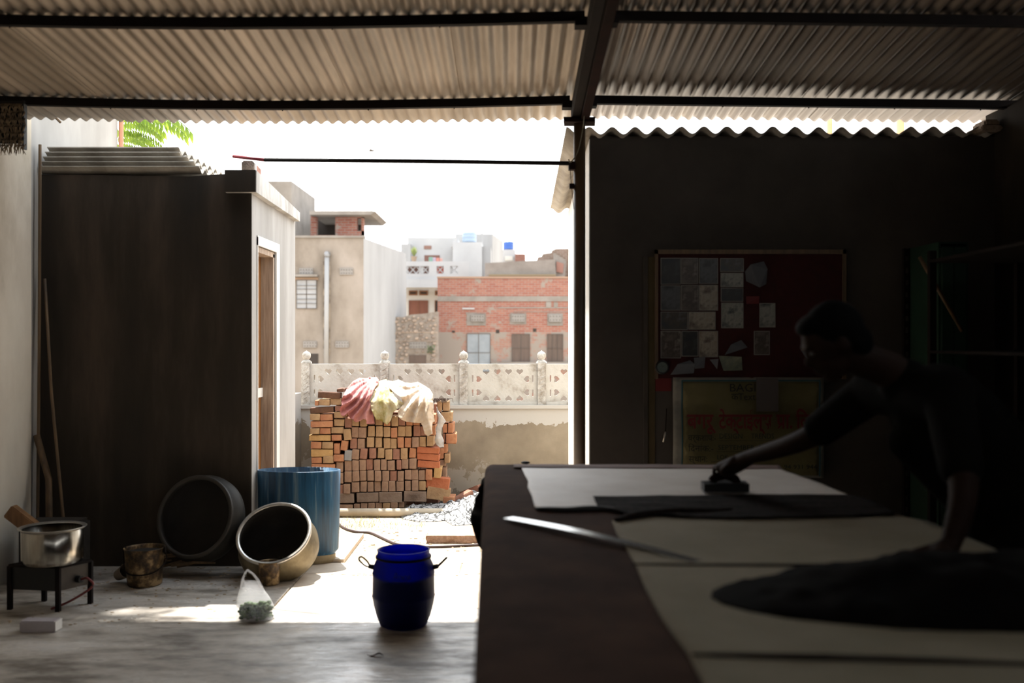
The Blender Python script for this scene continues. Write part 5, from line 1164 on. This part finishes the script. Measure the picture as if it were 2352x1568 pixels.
for Y in (3.9, 5.5):
    for X in (2.32, 2.8): bm = BM(); box(bm, (X-.018, Y-.018, 0), (X+.018, Y+.018, 2.1)); obj('post', bm, M['steel'], rk)
for z in (.35, .95, 1.55, 2.05): bm = BM(); box(bm, (2.3, 3.88, z-.015), (2.82, 5.52, z)); obj('shelf', bm, M['steel'], rk)
k = 0
for z in (.35, .95):
    for Y in (4.15, 4.62, 5.1):
        bm = BM(); c = V((2.84, Y, z+.10)); h = [.09, .13, .1, .08, .12, .1, .07, .11, .09][k]
        for j in range(int(h/.03)): box(bm, (2.34+.02*nz(j, k, 0, 1), Y-.18, z+.002+j*.034), (2.76, Y+.17+.02*nz(j, k, 2, 1), z+.032+j*.034), bev=.012)
        tag(obj('folded_cloth', bm, [M['calico_dim'], M['faded'], M['faded']][k % 3]), '%s stack of folded cloth on the %s rack shelf, %s' % (['olive', 'brownish', 'brownish'][k % 3], ['lowest', 'middle'][k//3], ['nearest', 'in the centre', 'farthest'][k % 3]), 'cloth'); k += 1
bm = BM(); a, b = P(2112, 590, 5.9), P(2210, 760, 5.93); tube(bm, [a, b], .012, 8); tag(obj('broom_stick', bm, M['bamboo'], smooth=True), 'thin slanting stick resting on the front of the green cupboard', 'stick')

# ================================================================== THE PERSON AT THE TABLE
def cap_chain(bm, pts, rs, n=14, sub=5):
    """tapered limb with round ends"""
    pts = [V(p) for p in pts]; P_ = spline(pts, sub) if len(pts) > 2 else [pts[0].lerp(pts[1], i/sub) for i in range(sub+1)]
    N = len(pts)-1; R_ = []
    for i in range(len(P_)):
        t = i/sub if len(pts) > 2 else i/sub; k = min(N-1, int(t)) if len(pts) > 2 else 0; u = t-k; R_.append(rs[k]*(1-u)+rs[k+1]*u)
    tube(bm, P_, R_, n)
    ell(bm, P_[0], (R_[0],)*3, seg=n); ell(bm, P_[-1], (R_[-1],)*3, seg=n)
def remesh(name, bm, vox, m, parent, sm=3, label=None):
    me = bpy.data.meshes.new('t'); bm.to_mesh(me); bm.free(); t = bpy.data.objects.new('t', me); COL.objects.link(t)
    r = t.modifiers.new('r', 'REMESH'); r.mode = 'VOXEL'; r.voxel_size = vox; s = t.modifiers.new('s', 'SMOOTH'); s.iterations = sm; s.factor = .5
    me2 = new_from(t); bpy.data.objects.remove(t); me2.name = name
    off = wloc(parent); me2.transform(Matrix.Translation(-off)); me2.materials.clear(); me2.materials.append(m)
    me2.polygons.foreach_set('use_smooth', [True]*len(me2.polygons))
    o = bpy.data.objects.new(name, me2); COL.objects.link(o); o.parent = parent; return tag(o, label)
ps = thing('person', (1.72, 3.45, 0), 'person in a dark loose shirt bending over the table, pressing down a wooden block', 'person')
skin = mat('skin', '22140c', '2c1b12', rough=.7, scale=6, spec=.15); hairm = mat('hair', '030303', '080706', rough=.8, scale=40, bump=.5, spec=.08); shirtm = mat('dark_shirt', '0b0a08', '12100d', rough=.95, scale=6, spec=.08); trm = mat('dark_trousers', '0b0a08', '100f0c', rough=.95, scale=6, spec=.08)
hip = V((1.74, 3.42, .98)); chest = V((1.43, 3.36, 1.36)); neck = V((1.27, 3.33, 1.50)); head = V((1.065, 3.30, 1.60))
shR = V((1.29, 3.54, 1.43)); elR = V((1.115, 3.72, 1.245)); wrR = V((.965, 4.02, 1.135))
shL = V((1.38, 3.15, 1.43)); elL = V((1.33, 2.93, 1.18)); wrL = V((1.26, 2.86, .985+.03))
fw = V((-.86, .05, -.50)).normalized()   # face direction: towards the hand
up = V((-.50, 0, .86)).normalized(); sdv = fw.cross(up).normalized()
HM = Matrix((( fw.x, sdv.x, up.x), (fw.y, sdv.y, up.y), (fw.z, sdv.z, up.z))).to_4x4()
def hp(a, b, c): return head+fw*a+sdv*b+up*c
bm = BM()
cap_chain(bm, [hip, (hip+chest)/2+V((.03, 0, .03)), chest], [.135, .125, .135]); cap_chain(bm, [chest, neck], [.12, .06]); cap_chain(bm, [neck, hp(-.03, 0, -.07)], [.062, .058])
cap_chain(bm, [shL.lerp(shR, .1), shL.lerp(shR, .9)], [.07, .07])
cap_chain(bm, [hip+V((0, -.1, -.02)), hip+V((0, .1, -.02))], [.12, .12])
for s in (-1, 1):
    h0 = hip+V((0, .1*s, -.05)); kn = V((1.70, 3.42+.13*s, .50)); an = V((1.80, 3.42+.15*s, .09)); cap_chain(bm, [h0, kn, an], [.098, .062, .042])
    cap_chain(bm, [an+V((.03, 0, -.045)), an+V((-.08, .01*s, -.055)), an+V((-.17, .02*s, -.065))], [.038, .036, .024])
cap_chain(bm, [shR, elR, wrR], [.058, .043, .029]); cap_chain(bm, [shL, elL, wrL], [.058, .043, .029])
# head
ell(bm, hp(0, 0, .01), (.098, .076, .10), HM, seg=20); ell(bm, hp(.03, 0, -.045), (.068, .058, .072), HM); ell(bm, hp(.062, 0, -.095), (.026, .03, .022), HM)
ell(bm, hp(.098, 0, -.022), (.022, .014, .02), HM); ell(bm, hp(.088, 0, .0), (.016, .011, .03), HM); ell(bm, hp(.082, 0, .028), (.02, .05, .011), HM)
ell(bm, hp(.088, 0, -.055), (.016, .024, .008), HM); ell(bm, hp(.086, 0, -.068), (.015, .021, .008), HM)
for s in (-1, 1): ell(bm, hp(.072, .032*s, .004), (.017, .016, .011), HM); ell(bm, hp(-.008, .078*s, -.012), (.018, .010, .031), HM)
# right hand closed on the block
hd = V((.90, 4.165, 1.068)); pal = (hd-wrR)
cap_chain(bm, [wrR, wrR+pal*.5+V((0, 0, .0)), hd], [.030, .036, .038])
cap_chain(bm, [wrR+pal*.45+V((-.02, .0, 0)), hd+V((-.026, .0, .004))], [.028, .024]); cap_chain(bm, [wrR+pal*.45+V((.02, .01, 0)), hd+V((.03, .012, 0))], [.028, .022])
for i, (dx, ln) in enumerate(((-.038, .94), (-.013, 1.05), (.012, 1.0), (.036, .82))):
    k0 = hd+V((dx, .01+.004*i, .004)); cap_chain(bm, [k0, k0+V((dx*.1, .034*ln, -.002)), k0+V((dx*.12, .05*ln, -.026)), k0+V((dx*.1, .044*ln, -.047*ln))], [.0125, .0105, .0095, .0085], n=10, sub=4)
t0 = wrR+pal*.35+V((-.022, 0, -.01)); cap_chain(bm, [t0, t0+V((-.036, .02, -.016)), t0+V((-.046, .055, -.034)), t0+V((-.036, .085, -.05))], [.015, .013, .012, .0095], n=10, sub=4)
# left hand resting on the table
hl = V((1.22, 2.84, TZ+.05)); cap_chain(bm, [wrL, hl], [.03, .027]); cap_chain(bm, [hl+V((0, -.02, 0)), hl+V((-.055, -.028, -.012))], [.024, .019]); cap_chain(bm, [hl+V((0, .018, 0)), hl+V((-.055, .024, -.012))], [.024, .019])
for i, (dy, ln) in enumerate(((-.036, .85), (-.012, 1), (.012, 1.04), (.036, .92))):
    k0 = hl+V((-.055, dy, -.012)); cap_chain(bm, [k0, k0+V((-.035*ln, dy*.2, .0)), k0+V((-.065*ln, dy*.3, -.012)), k0+V((-.085*ln, dy*.35, -.018))], [.012, .0105, .0095, .008], n=10, sub=4)
cap_chain(bm, [hl+V((0, .03, -.004)), hl+V((-.02, .062, -.012)), hl+V((-.05, .078, -.018))], [.014, .012, .009], n=10)
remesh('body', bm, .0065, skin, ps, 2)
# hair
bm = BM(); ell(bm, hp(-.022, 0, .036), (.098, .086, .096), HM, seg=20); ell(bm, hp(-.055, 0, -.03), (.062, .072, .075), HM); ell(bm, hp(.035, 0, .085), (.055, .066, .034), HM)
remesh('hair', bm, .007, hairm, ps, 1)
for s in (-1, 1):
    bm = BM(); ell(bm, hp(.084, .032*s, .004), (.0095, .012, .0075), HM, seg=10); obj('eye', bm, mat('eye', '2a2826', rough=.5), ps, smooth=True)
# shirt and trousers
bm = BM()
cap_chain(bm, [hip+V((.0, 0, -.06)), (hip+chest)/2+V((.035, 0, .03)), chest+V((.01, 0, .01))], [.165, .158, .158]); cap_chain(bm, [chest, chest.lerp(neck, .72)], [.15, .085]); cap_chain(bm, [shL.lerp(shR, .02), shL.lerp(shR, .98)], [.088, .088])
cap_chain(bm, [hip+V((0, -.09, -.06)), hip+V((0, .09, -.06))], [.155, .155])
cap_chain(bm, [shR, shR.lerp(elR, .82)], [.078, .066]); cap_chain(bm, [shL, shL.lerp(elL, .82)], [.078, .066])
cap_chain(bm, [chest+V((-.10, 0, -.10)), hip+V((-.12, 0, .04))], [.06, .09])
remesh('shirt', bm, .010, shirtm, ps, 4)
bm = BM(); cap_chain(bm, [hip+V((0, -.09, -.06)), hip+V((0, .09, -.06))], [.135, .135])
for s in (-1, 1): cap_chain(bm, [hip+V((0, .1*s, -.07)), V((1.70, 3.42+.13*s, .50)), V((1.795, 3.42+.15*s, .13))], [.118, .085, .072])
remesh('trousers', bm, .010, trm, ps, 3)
# printing block under the hand
pb = thing('printing_block', (.90, 4.2, TZ+.016), 'dark carved wooden printing block under the person\'s hand on the table', 'printing block')
bm = BM(); sheet(bm, [(.805+.19*t+.0, 4.17) for t in (0, .25, .5, .75, 1)]+[(1.0, 4.27), (.9, 4.29), (.81, 4.27)], .02, lambda u, v: V((u, v, TZ+.018)), thick=(0, 0, .035)); obj('carved_base', bm, M['black'], pb)
bm = BM(); tube(bm, spline([V((.845, 4.22, TZ+.050)), V((.86, 4.22, TZ+.072)), V((.90, 4.22, TZ+.082)), V((.94, 4.22, TZ+.072)), V((.955, 4.22, TZ+.050))], 5), .019, 10); obj('grip', bm, M['rust'], pb, smooth=True)
